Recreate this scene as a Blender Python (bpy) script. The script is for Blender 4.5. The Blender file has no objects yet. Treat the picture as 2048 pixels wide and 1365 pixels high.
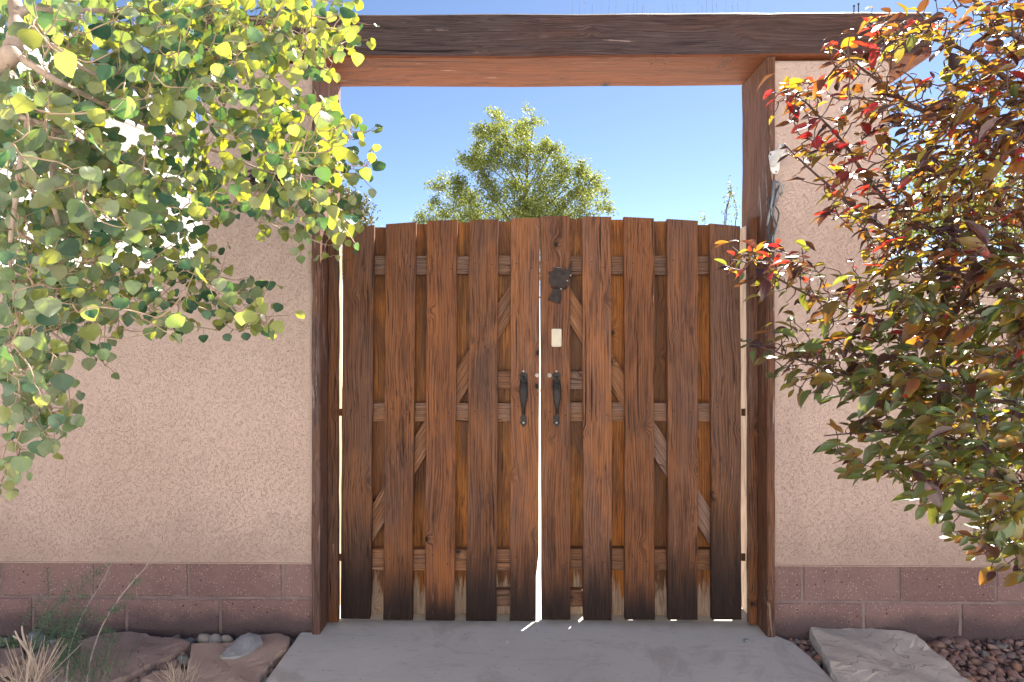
import bpy, bmesh, math, random
import numpy as np
from mathutils import Vector, Matrix, Quaternion

R = math.radians
random.seed(7)
rng = np.random.default_rng(11)
scene = bpy.context.scene
col = scene.collection

# ------------------------------------------------------------------ camera
F_PX, CX, CY = 1195.0, 1024.0, 682.5          # focal length in photo pixels (2048 wide)
YAW = R(0.7)
CAM = Vector((0.0, -2.51, 1.238))
cam_data = bpy.data.cameras.new('camera')
cam = bpy.data.objects.new('camera', cam_data)
col.objects.link(cam)
cam.location = CAM
cam.rotation_euler = (R(90), 0, YAW)
cam_data.sensor_width = 36.0
cam_data.lens = 36.0 * F_PX / 2048.0
cam_data.clip_start = 0.02
cam_data.clip_end = 3000
scene.camera = cam

# ------------------------------------------------------------------ sky, sun, exposure
SUN_EL, SUN_AZ = R(47), R(33)                 # azimuth measured from +Y (behind the gate) towards +X
world = bpy.data.worlds.new('World')
scene.world = world
world.use_nodes = True
wn = world.node_tree
bg = wn.nodes['Background']
sky = wn.nodes.new('ShaderNodeTexSky')
sky.sky_type = 'NISHITA'
sky.sun_disc = False
sky.sun_elevation = SUN_EL
sky.sun_rotation = SUN_AZ
sky.altitude = 1800
sky.air_density = 0.66
sky.dust_density = 0.3
sky.ozone_density = 0.5
wn.links.new(sky.outputs[0], bg.inputs[0])
bg.inputs[1].default_value = 0.050
sun_data = bpy.data.lights.new('sun', 'SUN')
sun_data.energy = 5.0
sun_data.angle = R(0.5)
sun_data.color = (1.0, 0.94, 0.86)
sun = bpy.data.objects.new('sun', sun_data)
col.objects.link(sun)
S_DIR = Vector((math.sin(SUN_AZ) * math.cos(SUN_EL), math.cos(SUN_AZ) * math.cos(SUN_EL), math.sin(SUN_EL)))
sun.location = S_DIR * 30
sun.rotation_euler = S_DIR.to_track_quat('Z', 'Y').to_euler()
scene.view_settings.view_transform = 'Standard'
scene.view_settings.look = 'None'
scene.view_settings.gamma = 1.0
scene.view_settings.use_curve_mapping = False
scene.view_settings.exposure = 2.40

# ------------------------------------------------------------------ pixel -> ray helpers
def ray(x, y):
    a = (x - CX) / F_PX
    c, s = math.cos(YAW), math.sin(YAW)
    return Vector((a * c - s, a * s + c, -(y - CY) / F_PX))
def W(x, y, Y):                               # point on the vertical plane at depth Y
    d = ray(x, y)
    return CAM + d * ((Y - CAM.y) / d.y)
def G(x, y, Z=0.0):                           # point on the horizontal plane at height Z
    d = ray(x, y)
    return CAM + d * ((Z - CAM.z) / d.z)
def D(x, y, d):                               # point at a distance d in front of the lens
    return CAM + ray(x, y) * d

# ------------------------------------------------------------------ scene helpers
def mesh_obj(name, verts, faces, mat=None, parent=None, smooth=False, mats=None, midx=None, loc=None):
    me = bpy.data.meshes.new(name)
    me.from_pydata([tuple(v) for v in verts], [], [tuple(f) for f in faces])
    if mats:
        for m in mats: me.materials.append(m)
        if midx is not None: me.polygons.foreach_set('material_index', list(midx))
    elif mat: me.materials.append(mat)
    if smooth: me.polygons.foreach_set('use_smooth', [True] * len(me.polygons))
    me.update()
    o = bpy.data.objects.new(name, me)
    col.objects.link(o)
    if loc is not None: o.location = loc
    if parent: o.parent = parent
    return o
def link_mesh(name, me, parent=None, matrix=None):
    o = bpy.data.objects.new(name, me)
    col.objects.link(o)
    if matrix is not None: o.matrix_world = matrix
    if parent: o.parent = parent
    return o
def empty(name, loc=(0, 0, 0)):
    o = bpy.data.objects.new(name, None)
    col.objects.link(o)
    o.empty_display_size = 0.1
    # thing roots stay at the origin of the scene axes; parts carry world coordinates
    return o
def tag(o, label=None, cat=None, group=None, kind=None):
    if label: o['label'] = label
    if cat: o['category'] = cat
    if group: o['group'] = group
    if kind: o['kind'] = kind
    return o
def bm_obj(name, bm, mat=None, parent=None, smooth=False):
    me = bpy.data.meshes.new(name)
    bmesh.ops.recalc_face_normals(bm, faces=bm.faces[:])
    bm.to_mesh(me); bm.free()
    if mat: me.materials.append(mat)
    if smooth: me.polygons.foreach_set('use_smooth', [True] * len(me.polygons))
    o = bpy.data.objects.new(name, me)
    col.objects.link(o)
    if parent: o.parent = parent
    return o
def tube(pts, radii, n=6, cap=True):
    """verts, faces of a swept tube"""
    pts = [Vector(p) for p in pts]
    V, Fc = [], []
    up = Vector((0, 0, 1))
    prev = None
    for i, p in enumerate(pts):
        t = (pts[min(i + 1, len(pts) - 1)] - pts[max(i - 1, 0)])
        if t.length < 1e-9: t = Vector((0, 0, 1))
        t.normalize()
        if prev is None:
            a = t.cross(up)
            if a.length < 1e-3: a = t.cross(Vector((1, 0, 0)))
        else:
            a = prev - t * prev.dot(t)
            if a.length < 1e-6: a = t.orthogonal()
        a.normalize(); prev = a
        b = t.cross(a)
        r = radii[i] if hasattr(radii, '__len__') else radii
        for k in range(n):
            an = 2 * math.pi * k / n
            V.append(p + (a * math.cos(an) + b * math.sin(an)) * r)
    for i in range(len(pts) - 1):
        for k in range(n):
            k2 = (k + 1) % n
            Fc.append((i * n + k, i * n + k2, (i + 1) * n + k2, (i + 1) * n + k))
    if cap and n > 2:
        Fc.append(tuple(range(n - 1, -1, -1)))
        Fc.append(tuple(range((len(pts) - 1) * n, len(pts) * n)))
    return V, Fc
def set_uv(me, per_vert):
    lay = me.uv_layers.new(name='UVMap')
    idx = np.empty(len(me.loops), dtype=np.int32); me.loops.foreach_get('vertex_index', idx)
    lay.data.foreach_set('uv', np.asarray(per_vert, dtype=np.float32)[idx].ravel())
class MB:
    """collects shapes into one mesh"""
    def __init__(s): s.V, s.F, s.M, s.UV = [], [], [], []
    def add(s, V, F, m=0, uv=None):
        o = len(s.V); s.V.extend(V)
        if uv is not None: s.UV.extend(uv)
        s.F.extend([tuple(i + o for i in f) for f in F]); s.M.extend([m] * len(F))
    def obj(s, name, mats, parent=None, smooth=False):
        if not isinstance(mats, (list, tuple)): mats = [mats]
        ob = mesh_obj(name, s.V, s.F, mats=mats, midx=s.M, parent=parent, smooth=smooth)
        if s.UV: set_uv(ob.data, s.UV)
        return ob
def smooth_path(P, n):
    """Catmull-Rom through control points"""
    P = [Vector(p) for p in P]
    out = []
    for i in range(len(P) - 1):
        p0, p1, p2, p3 = P[max(i - 1, 0)], P[i], P[i + 1], P[min(i + 2, len(P) - 1)]
        for k in range(n):
            t = k / n
            out.append(0.5 * ((2 * p1) + (p2 - p0) * t + (2 * p0 - 5 * p1 + 4 * p2 - p3) * t * t + (3 * p1 - p0 - 3 * p2 + p3) * t ** 3))
    out.append(P[-1])
    return out

# ------------------------------------------------------------------ materials
class NT:
    def __init__(s, name):
        s.mat = bpy.data.materials.new(name); s.mat.use_nodes = True
        s.t = s.mat.node_tree
        s.b = s.t.nodes['Principled BSDF']; s.out = s.t.nodes['Material Output']
    def n(s, typ, **kw):
        nd = s.t.nodes.new(typ)
        for k, v in kw.items(): setattr(nd, k, v)
        return nd
    def l(s, a, b): s.t.links.new(a, b)
    def val(s, sock, v):
        if isinstance(v, bpy.types.NodeSocket): s.l(v, sock)
        else: sock.default_value = v
    def math(s, op, a, b=0.0, c=0.0, clamp=False):
        nd = s.n('ShaderNodeMath', operation=op, use_clamp=clamp)
        s.val(nd.inputs[0], a); s.val(nd.inputs[1], b)
        if op in ('MULTIPLY_ADD', 'SMOOTH_MIN', 'COMPARE'): s.val(nd.inputs[2], c)
        return nd.outputs[0]
    def map(s, v, a, b, c=0.0, d=1.0, smooth=True):
        nd = s.n('ShaderNodeMapRange', interpolation_type='SMOOTHSTEP' if smooth else 'LINEAR')
        s.val(nd.inputs[0], v); s.val(nd.inputs[1], a); s.val(nd.inputs[2], b); s.val(nd.inputs[3], c); s.val(nd.inputs[4], d)
        return nd.outputs[0]
    def mix(s, f, a, b, blend='MIX'):
        nd = s.n('ShaderNodeMix', data_type='RGBA', blend_type=blend)
        s.val(nd.inputs[0], f)
        for sock, v in ((nd.inputs[6], a), (nd.inputs[7], b)):
            if isinstance(v, bpy.types.NodeSocket): s.l(v, sock)
            else: sock.default_value = (*v, 1) if len(v) == 3 else v
        return nd.outputs[2]
    def noise(s, vec, scale, detail=4, rough=0.55, dist=0.0):
        nd = s.n('ShaderNodeTexNoise')
        if vec is not None: s.l(vec, nd.inputs['Vector'])
        nd.inputs['Scale'].default_value = scale; nd.inputs['Detail'].default_value = detail
        nd.inputs['Roughness'].default_value = rough; nd.inputs['Distortion'].default_value = dist
        return nd.outputs[0]
    def voro(s, vec, scale, feature='F1', rand=1.0):
        nd = s.n('ShaderNodeTexVoronoi', feature=feature)
        if vec is not None: s.l(vec, nd.inputs['Vector'])
        nd.inputs['Scale'].default_value = scale; nd.inputs['Randomness'].default_value = rand
        return nd
    def mapping(s, vec, scale=(1, 1, 1), loc=(0, 0, 0), rot=(0, 0, 0)):
        nd = s.n('ShaderNodeMapping')
        s.l(vec, nd.inputs[0])
        nd.inputs['Scale'].default_value = scale; nd.inputs['Location'].default_value = loc; nd.inputs['Rotation'].default_value = rot
        return nd.outputs[0]
    def coord(s, rand=True, world_space=False):
        if world_space:
            g = s.n('ShaderNodeNewGeometry'); return g.outputs['Position']
        tc = s.n('ShaderNodeTexCoord')
        if not rand: return tc.outputs['Object']
        oi = s.n('ShaderNodeObjectInfo')
        k = s.n('ShaderNodeCombineXYZ')
        m = s.math('MULTIPLY', oi.outputs['Random'], 37.0)
        m2 = s.math('MULTIPLY', oi.outputs['Random'], 11.0)
        s.l(m, k.inputs[0]); s.l(m2, k.inputs[1]); s.l(m, k.inputs[2])
        a = s.n('ShaderNodeVectorMath', operation='ADD')
        s.l(tc.outputs['Object'], a.inputs[0]); s.l(k.outputs[0], a.inputs[1])
        return a.outputs[0]
    def bump(s, h, strength=0.3, dist=0.003, prev=None):
        nd = s.n('ShaderNodeBump')
        nd.inputs['Strength'].default_value = strength; nd.inputs['Distance'].default_value = dist
        s.l(h, nd.inputs['Height'])
        if prev is not None: s.l(prev, nd.inputs['Normal'])
        s.l(nd.outputs[0], s.b.inputs['Normal'])
        return nd.outputs[0]
    def set(s, color=None, rough=None, spec=None, metal=None):
        for k, v in (('Base Color', color), ('Roughness', rough), ('Specular IOR Level', spec), ('Metallic', metal)):
            if v is None: continue
            sk = s.b.inputs[k]
            if isinstance(v, bpy.types.NodeSocket): s.l(v, sk)
            elif isinstance(v, tuple): sk.default_value = (*v, 1)
            else: sk.default_value = v
        return s.mat

def wood(name, base, dark, grey, warm, grey_amt=0.5, warm_amt=0.5, stain=None, pale_bottom=None, rough=0.62, knots=True, relief=1.0, wear=None, shelter=None):
    """sawn softwood, long axis = local Z"""
    m = NT(name)
    v = m.coord()
    tc = m.n('ShaderNodeTexCoord')
    sep = m.n('ShaderNodeSeparateXYZ'); m.l(tc.outputs['Object'], sep.inputs[0])
    z = sep.outputs[2]
    # slow wander of the grain so that the lines are not ruled
    wv = m.n('ShaderNodeTexNoise'); wv.inputs['Scale'].default_value = 2.2; wv.inputs['Detail'].default_value = 1
    m.l(m.mapping(v, (1.5, 1.5, 0.8)), wv.inputs['Vector'])
    off = m.n('ShaderNodeVectorMath', operation='MULTIPLY_ADD')
    m.l(wv.outputs[1], off.inputs[0]); off.inputs[1].default_value = (0.06, 0.06, 0.0); m.l(v, off.inputs[2])
    # knots bend the grain
    kv = m.voro(m.mapping(v, (9.0, 3.0, 6.2)), 1.0)
    kd = kv.outputs['Distance']
    ksep = m.n('ShaderNodeSeparateColor'); m.l(kv.outputs['Color'], ksep.inputs[0])
    ksel = m.math('GREATER_THAN', ksep.outputs[0], 0.60)
    kbend = m.math('MULTIPLY', m.map(kd, 0.0, 0.34, 1.0, 0.0), ksel)
    kcore = m.math('MULTIPLY', m.map(kd, 0.05, 0.085, 1.0, 0.0), ksel)
    kring = m.math('MULTIPLY', m.map(kd, 0.06, 0.2, 1.0, 0.0), ksel)
    g = m.n('ShaderNodeVectorMath', operation='ADD'); m.l(off.outputs[0], g.inputs[0])
    kx = m.n('ShaderNodeCombineXYZ'); m.l(m.math('MULTIPLY', kbend, 0.03), kx.inputs[0]); m.l(kx.outputs[0], g.inputs[1])
    gv = g.outputs[0]
    # annual rings
    wave = m.n('ShaderNodeTexWave', wave_type='BANDS', bands_direction='X', wave_profile='SAW')
    m.l(m.mapping(gv, (1, 0.6, 0.035)), wave.inputs['Vector'])
    wave.inputs['Scale'].default_value = 26; wave.inputs['Distortion'].default_value = 7.0
    wave.inputs['Detail'].default_value = 2.0; wave.inputs['Detail Scale'].default_value = 0.9
    ring = wave.outputs['Fac']
    fine = m.noise(m.mapping(gv, (1, 1, 0.025)), 190, 5, 0.65)
    streak = m.noise(m.mapping(gv, (1, 1, 0.05)), 34, 5, 0.6)
    blot = m.noise(m.mapping(v, (1, 1, 0.35)), 5.5, 4, 0.6, 0.6)
    blot2 = m.noise(m.mapping(v, (1.3, 1, 0.3), (5, 3, 9)), 4.0, 4, 0.6, 0.4)
    rnd = m.n('ShaderNodeObjectInfo').outputs['Random']
    rnd2 = m.math('FRACT', m.math('MULTIPLY', rnd, 13.7)); rnd3 = m.math('FRACT', m.math('MULTIPLY', rnd, 5.13))
    c = m.mix(m.map(streak, 0.30, 0.75, 0.0, 0.8), base, warm)
    c = m.mix(m.math('MULTIPLY', m.map(m.math('ADD', blot, m.math('MULTIPLY', rnd, 0.16)), 0.46, 0.68), warm_amt), c, warm)
    gsh = m.math('ADD', blot2, m.math('MULTIPLY', m.math('SUBTRACT', rnd2, 0.5), 0.22))
    c = m.mix(m.math('MULTIPLY', m.map(gsh, 0.42, 0.62), grey_amt), c, grey)
    c = m.mix(m.map(ring, 0.55, 1.0, 0.0, 0.34), c, dark)
    c = m.mix(m.map(fine, 0.50, 0.68, 0.0, 0.72), c, dark)
    lite = m.noise(m.mapping(gv, (1, 1, 0.03), (6, 1, 3)), 150, 4, 0.6)
    c = m.mix(m.map(lite, 0.54, 0.74, 0.0, 0.5), c, tuple(min(1, x * 1.8 + .025) for x in grey))
    blk = m.math('MULTIPLY', m.map(m.noise(m.mapping(v, (1, 1, 0.30), (2, 4, 6)), 8, 4, 0.65, 0.5), 0.58, 0.70), m.map(fine, 0.35, 0.6, 0.2, 1.0))
    c = m.mix(m.math('MULTIPLY', blk, 0.6), c, dark)
    gr = m.noise(m.mapping(gv, (1, 0.7, 0.022), (1, 5, 2)), 62, 2, 0.5, 0.3)
    ridge = m.map(m.math('ABSOLUTE', m.math('SUBTRACT', m.math('FRACT', m.math('MULTIPLY', gr, 5.0)), 0.5)), 0.02, 0.16, 1.0, 0.0)
    ridge = m.math('MULTIPLY', ridge, m.map(m.noise(m.mapping(v, (1, 1, 0.4), (8, 8, 1)), 9, 3), 0.35, 0.6, 0.15, 1.0))
    c = m.mix(m.math('MULTIPLY', ridge, 0.55), c, dark)
    tone = m.math('MULTIPLY_ADD', rnd3, 0.44, 0.82)
    tn = m.n('ShaderNodeCombineColor')
    m.l(tone, tn.inputs[0]); m.l(m.math('MULTIPLY', tone, m.math('MULTIPLY_ADD', rnd2, 0.14, 0.93)), tn.inputs[1]); m.l(m.math('MULTIPLY', tone, m.math('MULTIPLY_ADD', rnd2, 0.30, 0.85)), tn.inputs[2])
    c = m.mix(1.0, c, tn.outputs[0], 'MULTIPLY')
    if shelter:                                     # faces kept out of the weather keep their stain
        axis, colr, amt = shelter
        ge_ = m.n('ShaderNodeNewGeometry'); sn_ = m.n('ShaderNodeSeparateXYZ'); m.l(ge_.outputs['True Normal'], sn_.inputs[0])
        if axis == 'under': msk = m.map(sn_.outputs[2], -0.5, -0.8)
        else: msk = m.map(m.math('ABSOLUTE', sn_.outputs[0]), 0.5, 0.8)
        sc = m.mix(m.map(fine, 0.5, 0.7, 0, 0.5), m.mix(m.map(streak, 0.3, 0.7), colr, tuple(x * 0.66 for x in colr)), dark)
        c = m.mix(m.math('MULTIPLY', msk, amt), c, sc)
    if knots:
        c = m.mix(m.math('MULTIPLY', kring, 0.5), c, dark)
        c = m.mix(kcore, c, tuple(x * 0.4 for x in dark))
    # cracks
    crack = m.noise(m.mapping(gv, (1, 1, 0.012), (3, 7, 1)), 75, 3, 0.5)
    ck = m.map(crack, 0.66, 0.71)
    c = m.mix(m.math('MULTIPLY', ck, 0.85), c, tuple(x * 0.3 for x in dark))
    if stain:                                       # damp-blackened foot of the boards
        h, colr, amt = stain
        hh_ = m.math('MULTIPLY_ADD', rnd2, 1.3 * h, 0.35 * h)
        sn = m.math('DIVIDE', z, hh_)
        sn = m.math('ADD', sn, m.math('MULTIPLY', m.noise(m.mapping(v, (1, 1, 0.12)), 22, 4, 0.65), -0.7))
        c = m.mix(m.math('MULTIPLY', m.map(sn, -0.25, 0.6, 1.0, 0.0), amt), c, colr)
    if pale_bottom:                                 # worn off stain
        h, colr, amt = pale_bottom
        sn = m.math('ADD', z, m.math('MULTIPLY', m.noise(m.mapping(v, (1, 1, 0.10)), 38, 5, 0.75), -2.2 * h))
        pb = m.mix(m.map(fine, 0.42, 0.66), colr, tuple(x * 0.45 for x in colr))
        c = m.mix(m.math('MULTIPLY', m.map(sn, -0.62 * h, -0.40 * h, 1.0, 0.0), amt), c, pb)
    if wear:                                        # flaked, bare fibres
        colr, th = wear
        wn_ = m.noise(m.mapping(gv, (1, 1, 0.06), (9, 2, 4)), 60, 6, 0.7)
        wn2 = m.noise(m.mapping(v, (1, 1, 0.5), (1, 8, 2)), 4, 2)
        c = m.mix(m.math('MULTIPLY', m.map(wn_, th, th + 0.05), m.map(wn2, 0.45, 0.6)), c, colr)
    hgt = m.math('ADD', m.math('MULTIPLY', ring, 0.5), m.math('MULTIPLY', fine, 0.8))
    hgt = m.math('SUBTRACT', hgt, m.math('MULTIPLY', ck, 1.2))
    hgt = m.math('SUBTRACT', hgt, m.math('MULTIPLY', ridge, 0.6))
    hgt = m.math('SUBTRACT', hgt, m.math('MULTIPLY', kcore, 0.5))
    m.bump(hgt, 0.9 * relief, 0.0022)
    return m.set(c, m.map(fine, 0.3, 0.7, rough - 0.08, rough + 0.15, False), 0.3)

M = {}
DARKB = (0.022, 0.011, 0.009)
M['board'] = wood('weathered_board', (0.115, 0.049, 0.028), DARKB, (0.118, 0.066, 0.052), (0.250, 0.098, 0.036), 0.55, 0.95,
                  stain=(0.46, (0.014, 0.008, 0.008), 0.96), wear=((0.42, 0.27, 0.20), 0.655))
M['back_board'] = wood('sheltered_board', (0.215, 0.078, 0.020), (0.045, 0.016, 0.008), (0.085, 0.036, 0.018), (0.44, 0.165, 0.026), 0.8, 0.9,
                       pale_bottom=(0.24, (0.42, 0.33, 0.26), 0.85), rough=0.5, relief=0.6)
M['rail'] = wood('rail_wood', (0.172, 0.090, 0.053), (0.040, 0.020, 0.014), (0.163, 0.107, 0.090), (0.232, 0.107, 0.047), 0.6, 0.5)
M['beam'] = wood('beam_wood', (0.062, 0.034, 0.029), (0.018, 0.010, 0.009), (0.073, 0.052, 0.053), (0.107, 0.052, 0.036), 0.7, 0.4, wear=((0.34, 0.25, 0.22), 0.64), shelter=('under', (0.190, 0.050, 0.011), 0.97))
M['jamb'] = wood('jamb_wood', (0.105, 0.054, 0.038), (0.020, 0.011, 0.010), (0.120, 0.085, 0.085), (0.185, 0.078, 0.036), 0.8, 0.45, wear=((0.36, 0.28, 0.24), 0.57), shelter=('side', (0.165, 0.068, 0.036), 0.40))
M['stop'] = wood('stop_wood', (0.129, 0.050, 0.024), (0.022, 0.010, 0.008), (0.129, 0.082, 0.069), (0.206, 0.076, 0.022), 0.5, 0.5, wear=((0.45, 0.33, 0.24), 0.66))
M['pale_wood'] = wood('bright_gap_wood', (0.46, 0.33, 0.23), (0.24, 0.15, 0.09), (0.42, 0.34, 0.28), (0.50, 0.34, 0.21), 0.3, 0.3, relief=0.5)  # pale tone stands for the light on the rear jamb faces

def stucco_mat(name, base, lo, pit):
    m = NT(name)
    v = m.coord(False)
    big = m.noise(v, 1.6, 4, 0.55)
    mid = m.noise(v, 9, 4, 0.6)
    worm = m.noise(v, 165, 3, 0.6, 1.2)
    grit = m.noise(v, 330, 3, 0.6)
    worm2 = m.noise(m.mapping(v, loc=(4, 2, 7)), 85, 2, 0.5, 2.2)
    c = m.mix(m.map(big, 0.35, 0.65), base, lo)
    c = m.mix(m.map(mid, 0.4, 0.75, 0.0, 0.25), c, lo)
    pits = m.math('MAXIMUM', m.map(worm, 0.42, 0.35), m.math('MULTIPLY', m.map(worm2, 0.40, 0.32), 0.9))
    c = m.mix(m.math('MULTIPLY', pits, 0.20), c, pit)
    c = m.mix(m.map(grit, 0.30, 0.75, 0.0, 0.26, False), c, tuple(x * 0.62 for x in lo))
    c = m.mix(m.map(worm, 0.30, 0.85, 0.0, 0.35, False), c, tuple(min(1, x * 1.15) for x in base))
    # rain streaks, dust near the foot, patchy fading
    streak = m.noise(m.mapping(v, (1, 1, 0.10), (3, 0, 5)), 7, 4, 0.6)
    c = m.mix(m.map(streak, 0.52, 0.72, 0, 0.28), c, tuple(x * 0.74 for x in lo))
    fade = m.noise(m.mapping(v, loc=(11, 0, 2)), 0.9, 3, 0.6)
    c = m.mix(m.map(fade, 0.42, 0.62, 0, 0.45), c, tuple(min(1, x * 1.12) for x in base))
    sz = m.n('ShaderNodeSeparateXYZ'); m.l(v, sz.inputs[0])
    ft = m.math('ADD', sz.outputs[2], m.math('MULTIPLY', m.noise(v, 5, 5, 0.65), -0.45))
    c = m.mix(m.map(ft, 0.05, 0.32, 0.40, 0.0), c, tuple(x * 0.62 for x in lo))
    h = m.math('ADD', m.math('MULTIPLY', worm, 0.7), m.math('MULTIPLY', grit, 0.35))
    h = m.math('SUBTRACT', h, m.math('MULTIPLY', pits, 0.7))
    m.bump(h, 0.8, 0.004)
    return m.set(c, 0.92, 0.12)
M['stucco'] = stucco_mat('stucco', (0.545, 0.422, 0.372), (0.485, 0.368, 0.320), (0.20, 0.13, 0.11))
M['white_stucco'] = stucco_mat('white_stucco', (0.80, 0.79, 0.77), (0.74, 0.72, 0.70), (0.5, 0.48, 0.46))

def block_mat():
    m = NT('concrete_block')
    v = m.coord()
    rnd = m.n('ShaderNodeObjectInfo').outputs['Random']
    big = m.math('ADD', m.noise(v, 6, 4, 0.6), m.math('MULTIPLY', m.math('SUBTRACT', rnd, 0.5), 0.35))
    grain = m.noise(v, 160, 4, 0.7)
    c = m.mix(m.map(big, 0.35, 0.65), (0.255, 0.165, 0.162), (0.195, 0.122, 0.122))
    c = m.mix(m.map(grain, 0.35, 0.7, 0.0, 0.55), c, (0.33, 0.22, 0.205))
    f1 = m.voro(v, 95)
    s1 = m.n('ShaderNodeSeparateColor'); m.l(f1.outputs['Color'], s1.inputs[0])
    fleck = m.math('MULTIPLY', m.map(f1.outputs['Distance'], 0.18, 0.30, 1.0, 0.0), m.math('GREATER_THAN', s1.outputs[0], 0.60))
    c = m.mix(m.math('MULTIPLY', fleck, 0.75), c, m.mix(s1.outputs[1], (0.62, 0.44, 0.38), (0.55, 0.50, 0.48)))
    f2 = m.voro(m.mapping(v, loc=(3, 5, 1)), 55)
    s2 = m.n('ShaderNodeSeparateColor'); m.l(f2.outputs['Color'], s2.inputs[0])
    pit = m.math('MULTIPLY', m.map(f2.outputs['Distance'], 0.14, 0.2, 1.0, 0.0), m.math('GREATER_THAN', s2.outputs[0], 0.86))
    c = m.mix(pit, c, (0.03, 0.016, 0.016))
    # splashed dirt
    g = m.n('ShaderNodeNewGeometry'); sp = m.n('ShaderNodeSeparateXYZ'); m.l(g.outputs['Position'], sp.inputs[0])
    d = m.math('ADD', sp.outputs[2], m.math('MULTIPLY', m.noise(g.outputs['Position'], 7, 4, 0.6), -0.14))
    c = m.mix(m.map(d, -0.05, 0.03, 0.75, 0.0), c, (0.075, 0.062, 0.072))
    h = m.math('SUBTRACT', m.math('ADD', grain, m.math('MULTIPLY', fleck, 0.3)), m.math('MULTIPLY', pit, 1.5))
    m.bump(m.math('ADD', h, m.math('MULTIPLY', m.noise(v, 28, 4, 0.6), 1.5)), 1.0, 0.006)
    return m.set(c, 0.9, 0.2)
M['block'] = block_mat()
def simple_rock(name, a, b, scale, bump=0.5, rough=0.85, extra=None, dist=0.004, layers=0):
    m = NT(name)
    v = m.coord()
    n1 = m.noise(v, scale, 6, 0.62, 0.3)
    n2 = m.noise(v, scale * 14, 4, 0.65)
    c = m.mix(m.map(n1, 0.35, 0.65), a, b)
    c = m.mix(m.map(n2, 0.4, 0.75, 0.0, 0.35), c, tuple(x * 0.55 for x in a))
    h = m.math('ADD', n1, m.math('MULTIPLY', n2, 0.35))
    if extra: c = extra(m, v, c)
    if layers:
        ln = m.math('MULTIPLY', m.noise(m.mapping(v, (1.0, 1.7, 1.0), rot=(0, 0, 0.5)), 3.4, 4, 0.5, 0.9), layers)
        st_ = m.math('FLOOR', ln); fr = m.math('FRACT', ln)
        lip = m.map(fr, 0.0, 0.09, 1.0, 0.0)
        h = m.math('ADD', m.math('MULTIPLY', h, 0.35), m.math('ADD', m.math('MULTIPLY', st_, 0.55), m.map(fr, 0.0, 0.06, 0.0, 0.55)))
        c = m.mix(m.math('MULTIPLY', lip, 0.35), c, tuple(x * 0.5 for x in b))
        c = m.mix(m.map(m.math('FRACT', m.math('MULTIPLY', st_, 0.37)), 0.0, 1.0, 0.0, 0.35, False), c, tuple(min(1, x * 1.2) for x in a))
        dust = m.noise(m.mapping(v, loc=(3, 1, 4)), 11, 5, 0.7)
        c = m.mix(m.map(dust, 0.55, 0.72, 0, 0.4), c, (0.24, 0.19, 0.165))
    m.bump(h, bump, dist)
    return m.set(c, rough, 0.25)
M['mortar'] = simple_rock('mortar', (0.25, 0.195, 0.195), (0.19, 0.145, 0.147), 12)
def concrete_mat():
    m = NT('concrete_path')
    v = m.coord(False)
    big = m.noise(v, 1.3, 5, 0.6, 0.5)
    mid = m.noise(v, 7, 5, 0.65)
    fine = m.noise(v, 260, 4, 0.7)
    trowel = m.noise(m.mapping(v, (1, 6, 1), rot=(0, 0, 0.7)), 5, 5, 0.6, 1.0)
    c = m.mix(m.map(big, 0.35, 0.65), (0.600, 0.600, 0.585), (0.530, 0.532, 0.522))
    c = m.mix(m.map(mid, 0.45, 0.7, 0, 0.45), c, (0.60, 0.565, 0.52))
    c = m.mix(m.map(trowel, 0.55, 0.72, 0, 0.4), c, (0.37, 0.365, 0.36))
    c = m.mix(m.map(fine, 0.58, 0.75, 0, 0.4), c, (0.31, 0.305, 0.30))
    sp = m.voro(v, 26)
    ss = m.n('ShaderNodeSeparateColor'); m.l(sp.outputs['Color'], ss.inputs[0])
    spot = m.math('MULTIPLY', m.map(sp.outputs['Distance'], 0.05, 0.1, 1, 0), m.math('GREATER_THAN', ss.outputs[0], 0.8))
    c = m.mix(m.math('MULTIPLY', spot, 0.6), c, (0.07, 0.065, 0.06))
    # dark scuffs, a hairline crack and a dusty threshold
    scuff = m.noise(m.mapping(v, (1.2, 5, 1), (2, 1, 0), (0, 0, -0.9)), 9, 4, 0.7, 1.5)
    c = m.mix(m.map(scuff, 0.60, 0.70, 0, 0.5), c, (0.20, 0.19, 0.185))
    stn = m.noise(m.mapping(v, loc=(7, 3, 0)), 3.1, 5, 0.7, 0.8)
    c = m.mix(m.map(stn, 0.52, 0.66, 0, 0.5), c, (0.36, 0.33, 0.30))
    sx_ = m.n('ShaderNodeSeparateXYZ'); m.l(v, sx_.inputs[0])
    thr = m.math('ADD', sx_.outputs[1], m.math('MULTIPLY', mid, 0.10))
    c = m.mix(m.map(thr, 0.10, 0.18, 0, 0.6), c, (0.30, 0.265, 0.235))
    pores = m.map(m.noise(v, 520, 2, 0.5), 0.66, 0.72)
    c = m.mix(m.math('MULTIPLY', pores, 0.6), c, (0.15, 0.145, 0.14))
    m.bump(m.math('SUBTRACT', m.math('ADD', fine, m.math('MULTIPLY', mid, 0.8)), pores), 0.55, 0.0025)
    return m.set(c, 0.85, 0.3)
M['concrete'] = concrete_mat()
M['patio'] = simple_rock('sunny_patio_concrete', (0.50, 0.46, 0.40), (0.44, 0.40, 0.35), 2)
M['soil'] = simple_rock('dark_soil', (0.090, 0.066, 0.058), (0.135, 0.100, 0.086), 9, 1.0, 0.95, dist=0.012)
M['earth'] = simple_rock('dry_earth', (0.50, 0.44, 0.37), (0.44, 0.38, 0.315), 1.2, 0.6, 0.95)
M['red_stone'] = simple_rock('red_sandstone', (0.37, 0.285, 0.258), (0.28, 0.210, 0.192), 5, 0.9, 0.85, dist=0.008, layers=9)
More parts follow.
